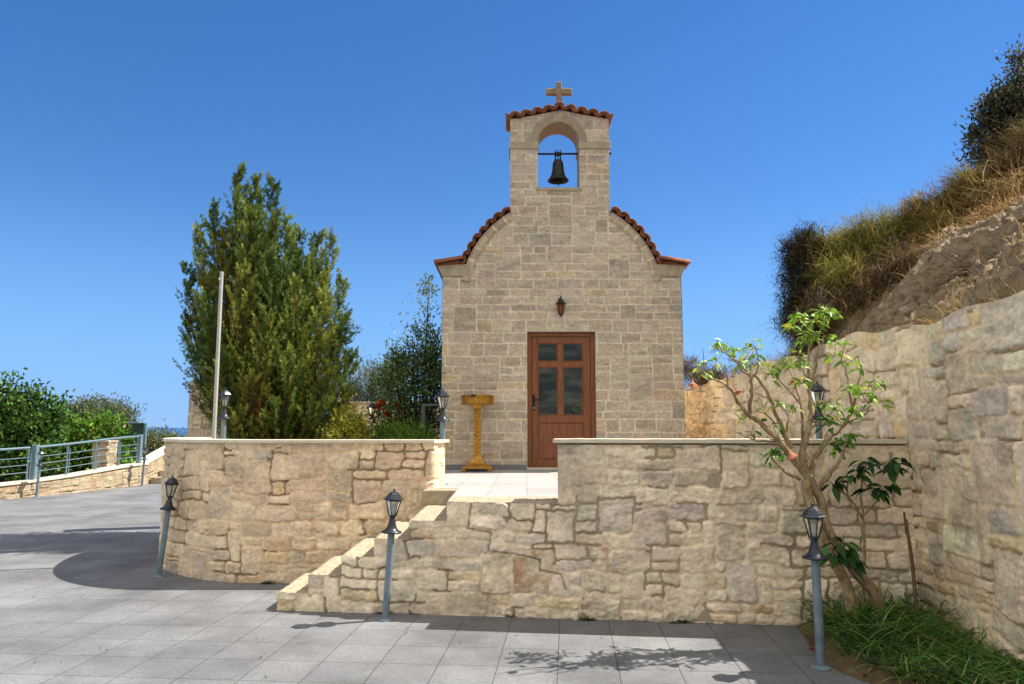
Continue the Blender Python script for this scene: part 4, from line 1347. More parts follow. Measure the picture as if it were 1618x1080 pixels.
def clump_crown(rng, lobes, nclump, nleaf, spread):
    """lobes: (cx,cy,cz,rx,ry,rz); returns leaf points, outward directions, clump ids"""
    P = []; O = []; I = []
    vol = np.array([l[3] * l[4] * l[5] for l in lobes]) ** .75
    cnt = np.maximum(1, (nclump * vol / vol.sum()).astype(int))
    k_ = 0
    for l, c_ in zip(lobes, cnt):
        d = unit(rng.normal(0, 1, (c_, 3))); rr = rng.uniform(.35, 1.0, (c_, 1)) ** .45 * (1 + rng.normal(0, .07, (c_, 1)))
        cc = np.array(l[:3]) + d * rr * np.array(l[3:])
        for q in range(c_):
            n_ = int(nleaf * rng.uniform(.5, 1.5))
            P.append(cc[q] + rng.normal(0, 1, (n_, 3)) * spread * rng.uniform(.6, 1.3)); O.append(np.tile(d[q], (n_, 1))); I.append(np.full(n_, k_)); k_ += 1
    return np.concatenate(P), np.concatenate(O), np.concatenate(I)


def bush(name, label, cat, seed, lobes, nclump, nleaf, spread, pal, L, Wd, mat='leaf', up=.5, group=None, base=None, trunk_r=.04, branch=True, jit=.18):
    rng = np.random.default_rng(seed)
    base = base or (lobes[0][0], lobes[0][1], lobes[0][2] - lobes[0][5])
    r = empty(name, base); tag(r, label, cat, group)
    P, O, I = clump_crown(rng, lobes, nclump, nleaf, spread)
    keep = P[:, 2] > base[2] + .02
    P, O, I = P[keep], O[keep], I[keep]
    n = len(P)
    D = unit(O * .7 + rng.normal(0, .7, (n, 3)) + np.array([0, 0, up]))
    cb = 1 + rng.normal(0, .16, I.max() + 1)[I][:, None]
    C = np.clip(cols(n, pal, rng, jit) * cb, .004, .8)
    lo = np.array(base)
    leafy('crown', P - lo, D, rng.normal(0, 1, (n, 3)), rng.uniform(.7, 1.3, n) * L, rng.uniform(.7, 1.25, n) * Wd, C, M[mat], r)
    if branch:
        mb = MB(); b = Vector((0, 0, -.02))
        for l in lobes:
            for q in range(3):
                e = Vector((l[0] - base[0] + rng.normal(0, .35) * l[3], l[1] - base[1] + rng.normal(0, .35) * l[4], l[2] - base[2] + rng.uniform(0, .7) * l[5]))
                mid = b.lerp(e, .5) + Vector(rng.normal(0, .08, 3)) * e.length * .6
                mb.tube([b + Vector((rng.normal(0, trunk_r), rng.normal(0, trunk_r), 0)), mid, e], [trunk_r, trunk_r * .6, trunk_r * .2], 6)
        mb.build('trunk', M['darkbark'], r)
    return r


# the large conifer: many upright plumes of flat sprays
def conifer():
    rng = np.random.default_rng(17)
    Y0 = 12.0
    base = Vector((-3.92, Y0, TZ))
    r = empty('conifer', base); tag(r, 'large dense many tipped green conifer behind the curved wall', 'tree')
    tips = [(395, 300, .1, 1), (362, 348, -.2, 1), (376, 318, .3, 1), (490, 410, -.4, 1), (405, 340, -.5, 1), (430, 370, .3, 1), (378, 268, .0, 1), (408, 283, .25, 1), (433, 288, -.25, 1), (392, 330, -.5, 1), (338, 330, .1, 1), (350, 372, -.45, 1), (316, 362, .3, 1), (298, 425, .1, .9), (296, 500, -.2, .8), (318, 540, -.4, .7),
            (452, 350, -.45, 1), (470, 365, .1, 1), (503, 372, .2, 1), (523, 374, -.2, .9), (540, 440, .1, .9), (545, 500, -.4, .9), (552, 560, .0, .8), (430, 400, -.8, 1.1), (380, 430, -.95, 1.1), (330, 470, -.8, 1),
            (470, 450, -.85, 1.1), (515, 470, -.7, 1), (420, 500, -1.1, 1.1), (350, 560, -1.0, 1), (460, 560, -1.15, 1), (520, 580, -.8, .9), (350, 610, -.6, .8), (545, 620, -.4, .8), (400, 600, -1.2, 1), (500, 640, -1.1, .8),
            (440, 640, -1.25, .8), (362, 648, -.9, .7), (350, 520, -.4, 1.1), (320, 440, -.3, 1), (470, 400, -.3, 1.1), (510, 430, -.2, 1), (400, 370, -.4, 1), (530, 520, -.3, 1), (440, 450, -.6, 1.1), (390, 460, -.5, 1.1), (380, 655, -1.2, .7), (558, 560, .3, .6), (360, 500, .5, 1.1), (440, 520, .5, 1.1), (500, 540, .3, 1), (330, 540, .2, 1), (410, 450, -.3, 1.2), (470, 520, -.5, 1.1), (390, 540, -.6, 1.1), (430, 350, .1, 1), (420, 380, .6, 1.1), (480, 420, .7, 1.1), (340, 430, .7, 1.1)]
    P = []; D = []; SZ = []; C = []; mbw = MB()
    for k_, (px, py, dy, sc) in enumerate(tips):
        tip = np.array(at(px, py, Y0 + dy))
        hgt = tip[2] - TZ
        b0 = np.array([base.x + (tip[0] - base.x) * .25 + rng.normal(0, .1), Y0 + dy * .35, TZ + min(.25, .1 * hgt)])
        b1 = np.array([base.x + (tip[0] - base.x) * .88, Y0 + dy * .9, TZ + .45 * hgt])
        n = int(26 * sc * max(1.2, hgt))
        t = (np.arange(n) + rng.random(n)) / n
        t = .05 + .95 * t ** .8
        q = ((1 - t) ** 2)[:, None] * b0 + (2 * t * (1 - t))[:, None] * b1 + (t ** 2)[:, None] * tip
        tg = unit(2 * (1 - t)[:, None] * (b1 - b0) + 2 * t[:, None] * (tip - b1))
        w = rng.uniform(0, 2 * pi, n)
        o_ = np.stack([np.cos(w), np.sin(w), np.zeros(n)], -1)
        bd = unit(tg * .8 + o_ * rng.uniform(.3, .9, (n, 1)) + np.array([0, 0, .15]))
        bl = rng.uniform(.28, .58, n) * sc ** .5 * np.minimum(1, (1 - t) * 2.2 + .35)
        q = q + o_ * (rng.uniform(0, .13, n) * np.minimum(1, (1 - t) * 3))[:, None]
        m_ = 15
        u_ = np.tile((np.arange(m_) + .5) / m_, (n, 1)) + rng.uniform(-.03, .03, (n, m_))
        bow = np.array([0, 0, .10])
        pp = q[:, None] + bd[:, None] * (u_ * bl[:, None])[..., None] + bow * (u_ ** 2)[..., None] * bl[:, None, None]
        pp = pp + rng.normal(0, .022, pp.shape) * (1.15 - u_)[..., None]
        dd = unit(bd[:, None] + bow * 2 * u_[..., None] + rng.normal(0, .28, pp.shape))
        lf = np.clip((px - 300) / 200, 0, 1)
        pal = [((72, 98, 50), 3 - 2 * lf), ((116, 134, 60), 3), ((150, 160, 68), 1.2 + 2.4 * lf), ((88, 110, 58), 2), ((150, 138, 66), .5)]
        cb = cols(1, pal, rng, .10)
        if k_ in (11, 34): cb = np.array([S(122, 104, 46)])
        cc = np.clip(.5 * cb + .5 * cols(n, pal, rng, .14), .004, .5)
        br = (rng.random(n) < (.5 if k_ in (34, 38) else .02)) & (t < .7); cc[br] = np.array(S(118, 78, 44)) * rng.uniform(.6, 1.1, (br.sum(), 1))
        P.append(pp.reshape(-1, 3)); D.append(dd.reshape(-1, 3)); SZ.append((rng.uniform(.8, 1.2, (n, m_)) * (1.1 - .45 * u_)).ravel())
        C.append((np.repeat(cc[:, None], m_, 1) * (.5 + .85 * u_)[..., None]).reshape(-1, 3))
        mbw.tube([Vector(b0) - base, Vector(b0 * .25 + b1 * .5 + tip * .25) - base, Vector(tip * .9 + b1 * .1) - base], [.04, .022, .005], 6)
    P = np.concatenate(P); D = np.concatenate(D); SZ = np.concatenate(SZ); C = np.concatenate(C)
    # each spray is a flat fan of short scale-leaf fingers
    Ps, Ds, Ls, Ws, Cs, Sd = [], [], [], [], [], []
    n = len(P)
    sd = unit(np.cross(D, rng.normal(0, 1, (n, 3))))
    for a_, off, ln in ((0, .0, 1.0), (.5, .1, .8), (-.5, .1, .8), (.85, .0, .6), (-.85, .0, .6)):
        d = unit(D * cos(a_) + sd * sin(a_) + rng.normal(0, .10, (n, 3)))
        Ps.append(P + D * (off * .10 * SZ)[:, None]); Ds.append(d); Ls.append(.085 * SZ * ln); Ws.append(.0145 * SZ * (.8 + .4 * rng.random(n))); Sd.append(sd + rng.normal(0, .35, (n, 3)))
        Cs.append(np.clip(C * (1 + rng.normal(0, .1, (n, 1))), .004, .6))
    P_, D_, S_, L_, W_, C_ = (np.concatenate(q) for q in (Ps, Ds, Sd, Ls, Ws, Cs))
    P_ = P_ - np.array(base); D_ = unit(D_); S_ = unit(S_ - D_ * (S_ * D_).sum(-1, keepdims=True)); L_ = L_[:, None]; W_ = W_[:, None]
    V = np.stack([P_, P_ + D_ * L_ * .5 + S_ * W_ * .5, P_ + D_ * L_, P_ + D_ * L_ * .5 - S_ * W_ * .5], 1).reshape(-1, 3)
    mesh_np('crown', V, np.arange(len(V)).reshape(-1, 4), M['thuja'], r, np.repeat(C_, 4, 0))
    mbw.tube([(0, 0, -.03), (.02, 0, .5), (0, .05, 1.4)], [.12, .10, .05], 10)
    mbw.build('trunk', M['darkbark'], r)


conifer()

OLIVE = [((112, 122, 92), 3), ((134, 142, 112), 2), ((84, 96, 66), 3), ((150, 156, 128), 1)]
GREEN = [((74, 104, 40), 3), ((98, 128, 52), 2), ((52, 78, 30), 3), ((120, 140, 60), 1)]
DARKG = [((84, 112, 58), 4), ((116, 140, 80), 3), ((152, 168, 116), 1.8), ((58, 82, 42), 2)]


def W3(px, py, Y): p = at(px, py, Y); return (p.x, p.y, p.z)


def lobe(px, py, Y, rpx, rpy, ry=None):
    p = at(px, py, Y); sc = Y / FPX
    return (p.x, p.y, p.z, rpx * sc, ry or rpx * sc, rpy * sc)


# tall bay-like shrub beside the chapel: dense below, thin leader above
Yb = 14.0
r = bush('bay_shrub', 'dark green shrub with a tall thin leader beside the chapel wall', 'shrub', 31,
         [lobe(655, 620, Yb, 48, 70), lobe(672, 560, Yb, 30, 50), lobe(640, 590, Yb - .2, 34, 42), lobe(680, 640, Yb - .3, 30, 55), lobe(690, 560, Yb + .2, 16, 40)], 290, 24, .10, DARKG, .085, .036, 'waxleaf', base=(W3(664, 700, Yb)[0], Yb, TZ), jit=.22)
rng = np.random.default_rng(32)
mb = MB(); bs = Vector(r.location); top = Vector(W3(678, 436, Yb)); mb.tube([Vector((0, 0, 0)), Vector(W3(672, 560, Yb)) - bs, Vector(W3(676, 490, Yb)) - bs, top - bs], [.04, .02, .012, .005], 6); mb.build('leader', M['darkbark'], r)
t = rng.uniform(0, 1, 420) ** 1.1; c0, c1 = np.array(W3(674, 540, Yb)), np.array(top)
P = c0 + (c1 - c0) * t[:, None] + rng.normal(0, 1, (420, 3)) * (.04 + .26 * (1 - t))[:, None] * np.array([1, 1, .5])
k1 = rng.random(420) < .22; P[k1] = np.array(W3(676, 462, Yb)) + rng.normal(0, 1, (k1.sum(), 3)) * np.array([.10, .10, .14])
leafy('leader_leaves', P - np.array(bs), unit(rng.normal(0, .6, (420, 3)) + [0, 0, .8]), rng.normal(0, 1, (420, 3)), rng.uniform(.06, .09, 420), rng.uniform(.02, .034, 420), cols(420, [((112, 130, 86), 2), ((84, 108, 62), 2), ((146, 158, 120), 1.5)], rng), M['waxleaf'], r)

OG = 'olive bushes behind the terrace garden'
bush('olive_bush', 'silvery olive bush directly right of the conifer', 'bush', 33, [lobe(575, 612, 19, 34, 40), lobe(560, 640, 19, 30, 38)], 200, 26, .12, OLIVE, .10, .022, base=(W3(570, 700, 19)[0], 19, TZ - .1), group=OG)
bush('olive_bush', 'greener olive bush between the thin post and the silvery bush', 'bush', 34, [lobe(612, 620, 18.4, 30, 48), lobe(630, 585, 18.6, 16, 26)], 190, 26, .12, [((104, 112, 70), 3), ((124, 128, 84), 2), ((80, 92, 52), 3)], .10, .024, base=(W3(612, 700, 18.4)[0], 18.4, TZ - .1), group=OG)
# flowering shrubs and low hedge
rb = bush('rose_bush', 'loose rose bush with orange red blooms before the dark shrub', 'rose bush', 35, [lobe(610, 665, 14.4, 24, 26), lobe(640, 668, 14.2, 26, 30), lobe(655, 685, 14.0, 22, 22)], 90, 16, .09, [((120, 138, 64), 3), ((146, 134, 76), 1), ((92, 116, 52), 2)], .07, .042, base=(W3(632, 705, 14.2)[0], 14.2, TZ + .02))
rng = np.random.default_rng(36)
for px, py in ((597, 642), (604, 636), (628, 640), (650, 664), (612, 655), (639, 652), (645, 682), (622, 664), (614, 650)):
    c_ = np.array(W3(px, py, 13.9)) - np.array(rb.location); n = 26
    d = unit(rng.normal(0, 1, (n, 3)) + [0, -.2, .5])
    leafy('flower', c_ + d * .01, d, rng.normal(0, 1, (n, 3)), np.full(n, .075), np.full(n, .07), cols(n, [((226, 84, 40), 2), ((240, 112, 60), 1)], rng, .1), M['petal'], rb, .3)
bush('green_hedge', 'low bright green bushy hedge behind the curved wall', 'hedge', 37, [lobe(600, 690, 12.4, 42, 17), lobe(640, 690, 12.2, 40, 17), lobe(575, 688, 12.6, 30, 16), lobe(660, 694, 12.2, 26, 14)], 190, 26, .06, [((110, 152, 54), 3), ((138, 174, 72), 2), ((82, 118, 44), 2)], .075, .018, base=(W3(620, 700, 12.3)[0], 12.3, TZ + .02), up=1.0)
bush('yellow_shrub', 'yellow green shrub tucked against the lower right side of the conifer', 'shrub', 38, [lobe(547, 668, 11.2, 18, 34), lobe(535, 690, 11.0, 26, 18), lobe(560, 684, 11.3, 20, 20)], 110, 18, .07, [((178, 176, 70), 3), ((202, 188, 88), 2), ((134, 154, 60), 2)], .07, .04, base=(W3(545, 705, 11.2)[0], 11.2, TZ + .02))

# trees and vines on the far left
bush('leafy_tree', 'tall leafy green tree at the left edge behind the railing', 'tree', 41,
     [lobe(10, 640, 22, 40, 40), lobe(40, 665, 22, 45, 42), lobe(-30, 680, 22, 60, 70), lobe(35, 715, 21.8, 55, 45), lobe(72, 660, 22.2, 24, 20), lobe(90, 640, 22.4, 12, 8), lobe(8, 745, 21.6, 50, 30)], 420, 26, .17, [((62, 98, 36), 3), ((88, 124, 48), 2), ((42, 68, 26), 3), ((122, 146, 70), 1)], .15, .10, base=(W3(20, 760, 22)[0], 22, -.55), trunk_r=.09)
bush('vine_thicket', 'bright green climbing thicket over the board behind the railing', 'vine', 42,
     [lobe(120, 700, 24.2, 48, 42), lobe(160, 690, 24.4, 40, 30), lobe(100, 730, 24, 46, 34), lobe(178, 728, 24.3, 18, 24), lobe(60, 740, 23.4, 40, 28), lobe(175, 735, 24.2, 26, 22)], 330, 24, .17, [((98, 140, 44), 3), ((124, 160, 60), 2), ((64, 100, 32), 2), ((142, 130, 70), .5)], .16, .12, base=(W3(130, 770, 24)[0], 24, -.55))
OF = 'olive trees on the slope beyond the railing'
bush('olive_tree', 'grey green olive tree rising behind the green board', 'tree', 43, [lobe(150, 658, 36, 46, 22), lobe(115, 668, 36, 30, 18), lobe(188, 664, 36, 22, 24), lobe(130, 690, 36, 50, 25), lobe(175, 690, 36, 30, 25)], 560, 32, .22, OLIVE, .2, .055, base=(W3(150, 730, 36)[0], 36, -1.2), group=OF, trunk_r=.12)
bush('olive_tree', 'distant olive bush below the sea horizon left of the stone pier', 'tree', 44, [lobe(250, 702, 46, 26, 18), lobe(282, 706, 46, 24, 14), lobe(225, 708, 46, 20, 18)], 200, 22, .24, [((112, 118, 66), 3), ((134, 138, 86), 2), ((88, 96, 56), 2)], .22, .07, base=(W3(250, 735, 46)[0], 46, -1.6), group=OF, trunk_r=.12)


# ------------------------------------------------------------------ hillside vegetation
def stem_shrub(name, label, seed, foci, n, L, pal, lean=(0, 0, 0), base=None, wid=.007, group='dry shrubs on the hillside', cat='shrub', upd=.12, droop=.35):
    """a shrub of thin arching stems; foci: (x,y,z,rx,ry,rz,len factor)"""
    rng = np.random.default_rng(seed)
    base = base or foci[0][:3]
    r = empty(name, base); tag(r, label, cat, group)
    P = []; D = []; Ln = []; n = int(n * 2.4)
    wt = np.array([f[3] * f[5] for f in foci]); wt = wt / wt.sum()
    for f, w in zip(foci, wt):
        m_ = int(n * w)
        K = 40
        d0 = unit(rng.normal(0, 1, (K, 3))); ctr = np.array(f[:3]) + d0 * rng.uniform(.2, 1.06, (K, 1)) * np.array(f[3:6]) * .92
        ci = rng.integers(0, K, m_); sz = rng.uniform(.5, 1.25, K)[ci][:, None]
        d = unit(rng.normal(0, 1, (m_, 3)) + .5 * d0[ci]); rr = rng.uniform(.0, 1, (m_, 1)) ** .6
        P.append(ctr[ci] + d * rr * .20 * sz)
        D.append(unit(d * .8 + rng.normal(0, .6, (m_, 3)) + np.array([0, 0, upd]) + np.array(lean)))
        Ln.append(rng.uniform(.3, 1.15, m_) ** 1.4 * L * .58 * sz[:, 0])
    P = np.concatenate(P); D = np.concatenate(D); Ln = np.concatenate(Ln)
    n_ = len(P)
    big = fbm(P[:, 0] * 2.2 + P[:, 1], P[:, 2] * 2.2, seed)
    pc_ = np.array([S(*p[0]) for p in pal]); cw = np.cumsum([p[1] for p in pal]) / sum(p[1] for p in pal)
    pick = np.clip(.55 * (fbm(P[:, 0] * 2.6 + P[:, 1], P[:, 2] * 2.6, seed + 5, 3) - .5) * 2.6 + .5 + rng.normal(0, .2, n_), 0, .999)
    C = pc_[np.searchsorted(cw, pick)] * (1 + rng.normal(0, .2, (n_, 1)))
    C = C * (.7 + .6 * big)[:, None]
    bend = rng.normal(0, .55, (n_, 3)) + np.array([0, 0, -droop]) + np.array(lean) * .5
    V, F, q = blade_strips(P - np.array(base), D, Ln, rng.uniform(.6, 1.4, n_) * wid, bend, 3)
    mesh_np('stems', V, F, M['dry'], r, np.repeat(np.clip(C, .004, .7), q, 0))
    nl = n_ // 3; ii = rng.integers(0, n_, nl); tt = rng.uniform(.2, .9, (nl, 1))
    lp_ = P[ii] - np.array(base) + D[ii] * Ln[ii][:, None] * tt + bend[ii] * Ln[ii][:, None] * tt ** 2
    leafy('leaves', lp_, unit(rng.normal(0, .7, (nl, 3)) + D[ii] * .6), rng.normal(0, 1, (nl, 3)), rng.uniform(.02, .05, nl), rng.uniform(.007, .014, nl), np.clip(C[ii] * rng.uniform(.8, 1.4, (nl, 1)), .004, .7), M['dry'], r)
    mb = MB()
    for f in foci:
        for q in range(4):
            e = Vector((f[0] - base[0] + rng.normal(0, .4) * f[3], f[1] - base[1] + rng.normal(0, .4) * f[4], f[2] - base[2] + rng.uniform(-.2, .5) * f[5]))
            g = Vector((0, 0, float(hill_h(np.array(base[0]), np.array(base[1]))) - base[2] - .1))
            mb.tube([g, g.lerp(e, .5) + Vector(rng.normal(0, .05, 3)), e], [.05, .02, .008], 6)
    mb.build('woody_stems', M['darkbark'], r)
    return r


def fo(px, py, Y, rpx, rpy, ry=.45):
    p = at(px, py, Y); sc = Y / FPX
    return (p.x, p.y, p.z, rpx * sc, ry, rpy * sc)


BROWN = [((106, 86, 64), 4), ((136, 112, 82), 3), ((84, 68, 52), 3), ((166, 142, 104), 1.5)]
DRYG = [((150, 134, 74), 3), ((172, 146, 88), 3), ((118, 118, 62), 3), ((200, 170, 110), 1.5), ((130, 94, 60), 2)]
OCH = [((178, 150, 104), 3), ((200, 176, 128), 2), ((140, 116, 80), 3), ((116, 100, 66), 2)]
stem_shrub('dark_shrub', 'dark rounded shrub standing up at the left end of the hillside growth', 51, [fo(1274, 392, 10.2, 30, 38, .35), fo(1266, 445, 10.2, 26, 44, .4), fo(1268, 505, 10.2, 28, 50, .4)], 7500, .24, [((70, 60, 44), 3), ((54, 48, 36), 3), ((88, 84, 52), 2), ((44, 38, 32), 2)])
stem_shrub('brown_shrub', 'dense brown dry shrub low above the retaining wall top', 52, [fo(1330, 500, 9.3, 50, 38), fo(1395, 470, 8.9, 52, 40), fo(1440, 430, 8.6, 44, 36), fo(1300, 520, 9.6, 32, 32)], 9500, .30, BROWN, (-.35, -.2, 0))
stem_shrub('green_shrub', 'green and straw coloured arching shrub in the middle of the hillside', 53, [fo(1350, 400, 9.9, 56, 46), fo(1410, 380, 9.7, 54, 42), fo(1340, 455, 9.5, 44, 40), fo(1310, 400, 10.1, 30, 34)], 11000, .34, [((132, 130, 66), 3), ((164, 150, 80), 3), ((100, 108, 54), 3), ((188, 162, 100), 1.5)], (-.35, -.1, 0))
stem_shrub('straw_shrub', 'straw coloured dry shrub along the skyline of the slope', 54, [fo(1470, 350, 9.4, 54, 36), fo(1530, 316, 9.2, 50, 34), fo(1500, 380, 9.0, 44, 30)], 9500, .32, DRYG, (-.4, 0, .1))
stem_shrub('tan_shrub', 'pale tan dry shrub sprawling over the top of the bare rock', 58, [fo(1560, 375, 8.0, 46, 24), fo(1500, 405, 8.2, 34, 26), fo(1610, 350, 7.8, 40, 26), fo(1455, 462, 8.3, 30, 26)], 6000, .28, [((150, 118, 78), 3), ((190, 160, 112), 3), ((120, 92, 62), 2), ((210, 184, 136), 1)], (-.4, 0, -.1))
stem_shrub('ochre_shrub', 'ochre and brown dry shrub under the dark tree at the right edge', 55, [fo(1585, 290, 9.0, 50, 44), fo(1620, 250, 9.0, 40, 50), fo(1560, 330, 8.8, 44, 26), fo(1630, 320, 8.4, 40, 40)], 10000, .30, OCH, (-.45, 0, 0))
bush('hillside_tree', 'dark leaved bushy tree at the upper right edge on the hill', 'tree', 56, [lobe(1590, 190, 9.6, 36, 46), lobe(1562, 215, 9.6, 26, 26), lobe(1620, 160, 9.6, 34, 50), lobe(1640, 230, 9.4, 50, 50), lobe(1612, 105, 9.7, 12, 26), lobe(1575, 170, 9.6, 18, 20), lobe(1556, 245, 9.5, 20, 20), lobe(1600, 235, 9.4, 36, 30)], 560, 26, .085, [((70, 78, 56), 3), ((94, 96, 70), 2), ((110, 88, 70), 1.5), ((52, 58, 42), 3)], .075, .03, 'leaf', base=(W3(1640, 300, 9.6)[0], 9.6, float(hill_h(np.array(W3(1640, 300, 9.6)[0]), np.array(9.6))) - .1), jit=.25)
stem_shrub('dead_twigs', 'bare twiggy brush lying over the rock face at the right edge', 57, [fo(1600, 385, 7.6, 50, 14, .25), fo(1540, 440, 7.2, 40, 10, .2)], 900, .5, [((96, 74, 56), 2), ((142, 116, 86), 2), ((70, 56, 44), 2)], (-.8, 0, -.3), upd=0)

# dry grass along the top of the wall and over the slope
rng = np.random.default_rng(61)
n = 14000
gx = 3.78 + np.abs(rng.normal(0, .55, n)); gy = rng.uniform(4.2, 17.5, n)
gx[:5000] = 3.70 + np.abs(rng.normal(0, .15, 5000))
bare = (gy < 8.3) & (gx > 4.0) & (rng.random(n) < .45)
dens = fbm(gx * 1.5, gy * 1.5, 62) > .40
k1 = dens & ~bare
gx, gy = gx[k1], gy[k1]; n = len(gx)
P = np.stack([gx, gy, hill_h(gx, gy) - .01], -1)
tall = sstep(9.5, 11, gy)
D = unit(np.stack([rng.normal(-.25, .45, n), rng.normal(-.1, .4, n), np.full(n, .9)], -1))
V, F, q = blade_strips(P, D, rng.uniform(.05, .22, n) * (1 + .6 * tall), rng.uniform(.003, .007, n), rng.normal(0, .3, (n, 3)) + [-.15, 0, -.35], 3)
C = cols(n, [((186, 158, 104), 3), ((160, 130, 82), 3), ((120, 104, 66), 2), ((206, 184, 134), 1), ((96, 100, 52), .9)], rng)
tag(mesh_np('dry_grass', V, F, M['dry'], None, np.repeat(C, q, 0)), kind='stuff')
stem_shrub('low_weeds', 'low dry weeds on the wall top next to the chapel', 63, [fo(1125, 600, 13.2, 44, 14, .3), fo(1190, 588, 12.4, 40, 10, .3), fo(1090, 588, 14, 16, 24, .3)], 2600, .22, [((92, 84, 52), 3), ((120, 96, 66), 2), ((86, 64, 56), 2)], wid=.006, upd=1.0)

# loose stones lying on the bare slope
rng = np.random.default_rng(64)
mbs = MB()
for i_ in range(150):
    x_, y_ = rng.uniform(3.8, 5.6), rng.uniform(4.6, 9.0)
    z_ = float(hill_h(np.array(x_), np.array(y_))); sz_ = rng.uniform(.018, .07) * (1.6 if rng.random() < .12 else 1)
    pts_ = unit(rng.normal(0, 1, (11, 3))) * sz_ * np.array([1.2, 1.0, .7]) * rng.uniform(.8, 1.1, (11, 1))
    bmr = bmesh.new()
    for q_ in pts_: bmr.verts.new(Vector(q_) + Vector((x_, y_, z_ + sz_ * .2)))
    bmesh.ops.convex_hull(bmr, input=bmr.verts); bmr.verts.index_update()
    mbs.add([v_.co for v_ in bmr.verts], [[v_.index for v_ in f_.verts] for f_ in bmr.faces]); bmr.free()
tag(mbs.build('loose_stones', M['hill']), kind='stuff')

# ------------------------------------------------------------------ small flowering tree in the corner
def zq(zx, zy, dy=0.0, Y=6.05): return at(1080 + zx / 3.484, 470 + zy / 3.484, Y + dy)


tr = empty('flowering_tree', (2.9, 6.05, 0)); tag(tr, 'small pale barked tree with sparse drooping leaves and orange trumpet flowers', 'tree')
O3 = Vector((2.9, 6.05, 0))
mb = MB()


def smooth_path(pts, rads, n=4):
    q = catmull([(*p, r_) for p, r_ in zip(pts, rads)], n)
    return [Vector(a_[:3]) for a_ in q], [max(.003, float(a_[3])) for a_ in q]


rngb = np.random.default_rng(71)


def branch(zpts, r0, r1, dy0, dy1):
    n_ = len(zpts); P_ = []; Rd = []
    for i_, (a_, b_) in enumerate(zpts):
        t_ = i_ / (n_ - 1)
        P_.append(zq(a_, b_, dy0 + (dy1 - dy0) * t_) - O3 + Vector(rngb.normal(0, .006, 3)) * (0 < i_ < n_ - 1)); Rd.append(r0 + (r1 - r0) * t_ ** .8)
    a_, b_ = smooth_path(P_, Rd)
    a_ = [p_ + Vector(rngb.normal(0, .004, 3)) * (0 < i_ < len(a_) - 1) for i_, p_ in enumerate(a_)]
    b_ = [q_ * .86 * (1 + .14 * sin(i_ * 2.7 + len(a_))) for i_, q_ in enumerate(b_)]
    mb.tube(a_, b_, 8)


FZ = (700, 1010)
tb1 = [at(1350, 1003, 6.10), at(1343, 940, 6.10), at(1326, 900, 6.10), at(1292, 840, 6.07), at(1281, 800, 6.06), zq(675, 1040), zq(*FZ)]
tb2 = [at(1393, 1003, 6.16), at(1383, 940, 6.16), at(1351, 902, 6.14), at(1310, 840, 6.1), at(1297, 790, 6.08), zq(725, 1060, .02), zq(*FZ)]
for tb, rr in ((tb1, [.058, .048, .043, .040, .039, .042, .038]), (tb2, [.06, .05, .044, .038, .036, .038, .038])):
    a_, b_ = smooth_path([p - O3 for p in tb], rr, 5); mb.tube(a_, b_, 12)
branch([FZ, (640, 930), (575, 850), (520, 780), (420, 690), (360, 640), (300, 570), (245, 500), (170, 455), (105, 425)], .042, .006, 0, -.25)
branch([(245, 500), (242, 430), (225, 365)], .010, .005, -.2, -.25)
branch([(110, 425), (118, 350), (105, 280)], .007, .003, -.25, -.3)
branch([(365, 640), (365, 540), (367, 450), (320, 400), (300, 350), (240, 310), (185, 270)], .020, .005, -.1, -.35)
branch([(367, 450), (400, 400), (412, 300), (385, 265)], .010, .004, -.2, -.3)
branch([(300, 350), (345, 330), (372, 280)], .007, .003, -.3, -.2)
branch([(590, 830), (540, 720), (500, 620), (460, 530), (400, 440), (340, 390), (300, 345)], .026, .006, .0, -.15)
branch([FZ, (655, 870), (685, 740), (700, 640), (695, 560), (690, 450), (692, 300), (690, 240)], .040, .009, 0, .1)
branch([(698, 500), (735, 370), (752, 280), (720, 200), (690, 150)], .016, .005, .06, .1)
branch([(752, 280), (740, 200), (790, 110)], .008, .004, .1, .2)
branch([(690, 240), (640, 170), (590, 150)], .009, .004, .1, .0)
branch([(675, 900), (660, 760), (645, 580), (610, 460), (580, 390)], .024, .006, .02, .3)
branch([(642, 580), (560, 480), (500, 425)], .014, .005, .15, .25)
branch([(690, 450), (650, 390), (600, 360)], .009, .004, .08, -.1)
branch([FZ, (708, 900), (735, 850), (790, 790), (860, 735), (920, 690), (985, 650), (1030, 600)], .034, .006, 0, .12)
branch([(885, 700), (940, 580), (965, 480), (972, 400), (965, 320)], .018, .004, .08, .05)
branch([(930, 600), (912, 490), (900, 410), (868, 340), (890, 255)], .012, .004, .06, -.1)
branch([(960, 500), (1010, 470), (1045, 460)], .008, .004, .05, .1)
branch([(985, 575), (1040, 570), (1075, 575)], .006, .004, .08, .05)
branch([(725, 1060), (800, 980), (860, 890), (890, 830), (905, 770)], .028, .006, .02, -.2)
branch([(700, 930), (715, 870), (760, 800), (800, 720)], .016, .005, -.02, -.2)
branch([(640, 1000), (560, 960), (500, 905), (470, 870)], .016, .004, 0, -.3)
branch([(520, 790), (410, 790), (340, 760), (285, 740)], .010, .003, -.05, -.1)
branch([(400, 790), (385, 760), (372, 735)], .006, .003, -.08, -.1)
branch([(500, 690), (440, 640), (380, 630)], .010, .004, -.05, -.15)
branch([(355, 640), (320, 670), (265, 625)], .008, .003, -.1, -.2)
branch([(550, 770), (575, 660), (550, 610), (510, 580)], .012, .004, 0, .15)
branch([(700, 660), (740, 700), (800, 690)], .009, .004, 0, .1)
branch([(740, 700), (790, 650), (830, 615)], .006, .003, .03, .1)
branch([(470, 560), (410, 530), (375, 520)], .008, .003, -.02, .1)
sk = at(1322, 895, 6.08) - O3
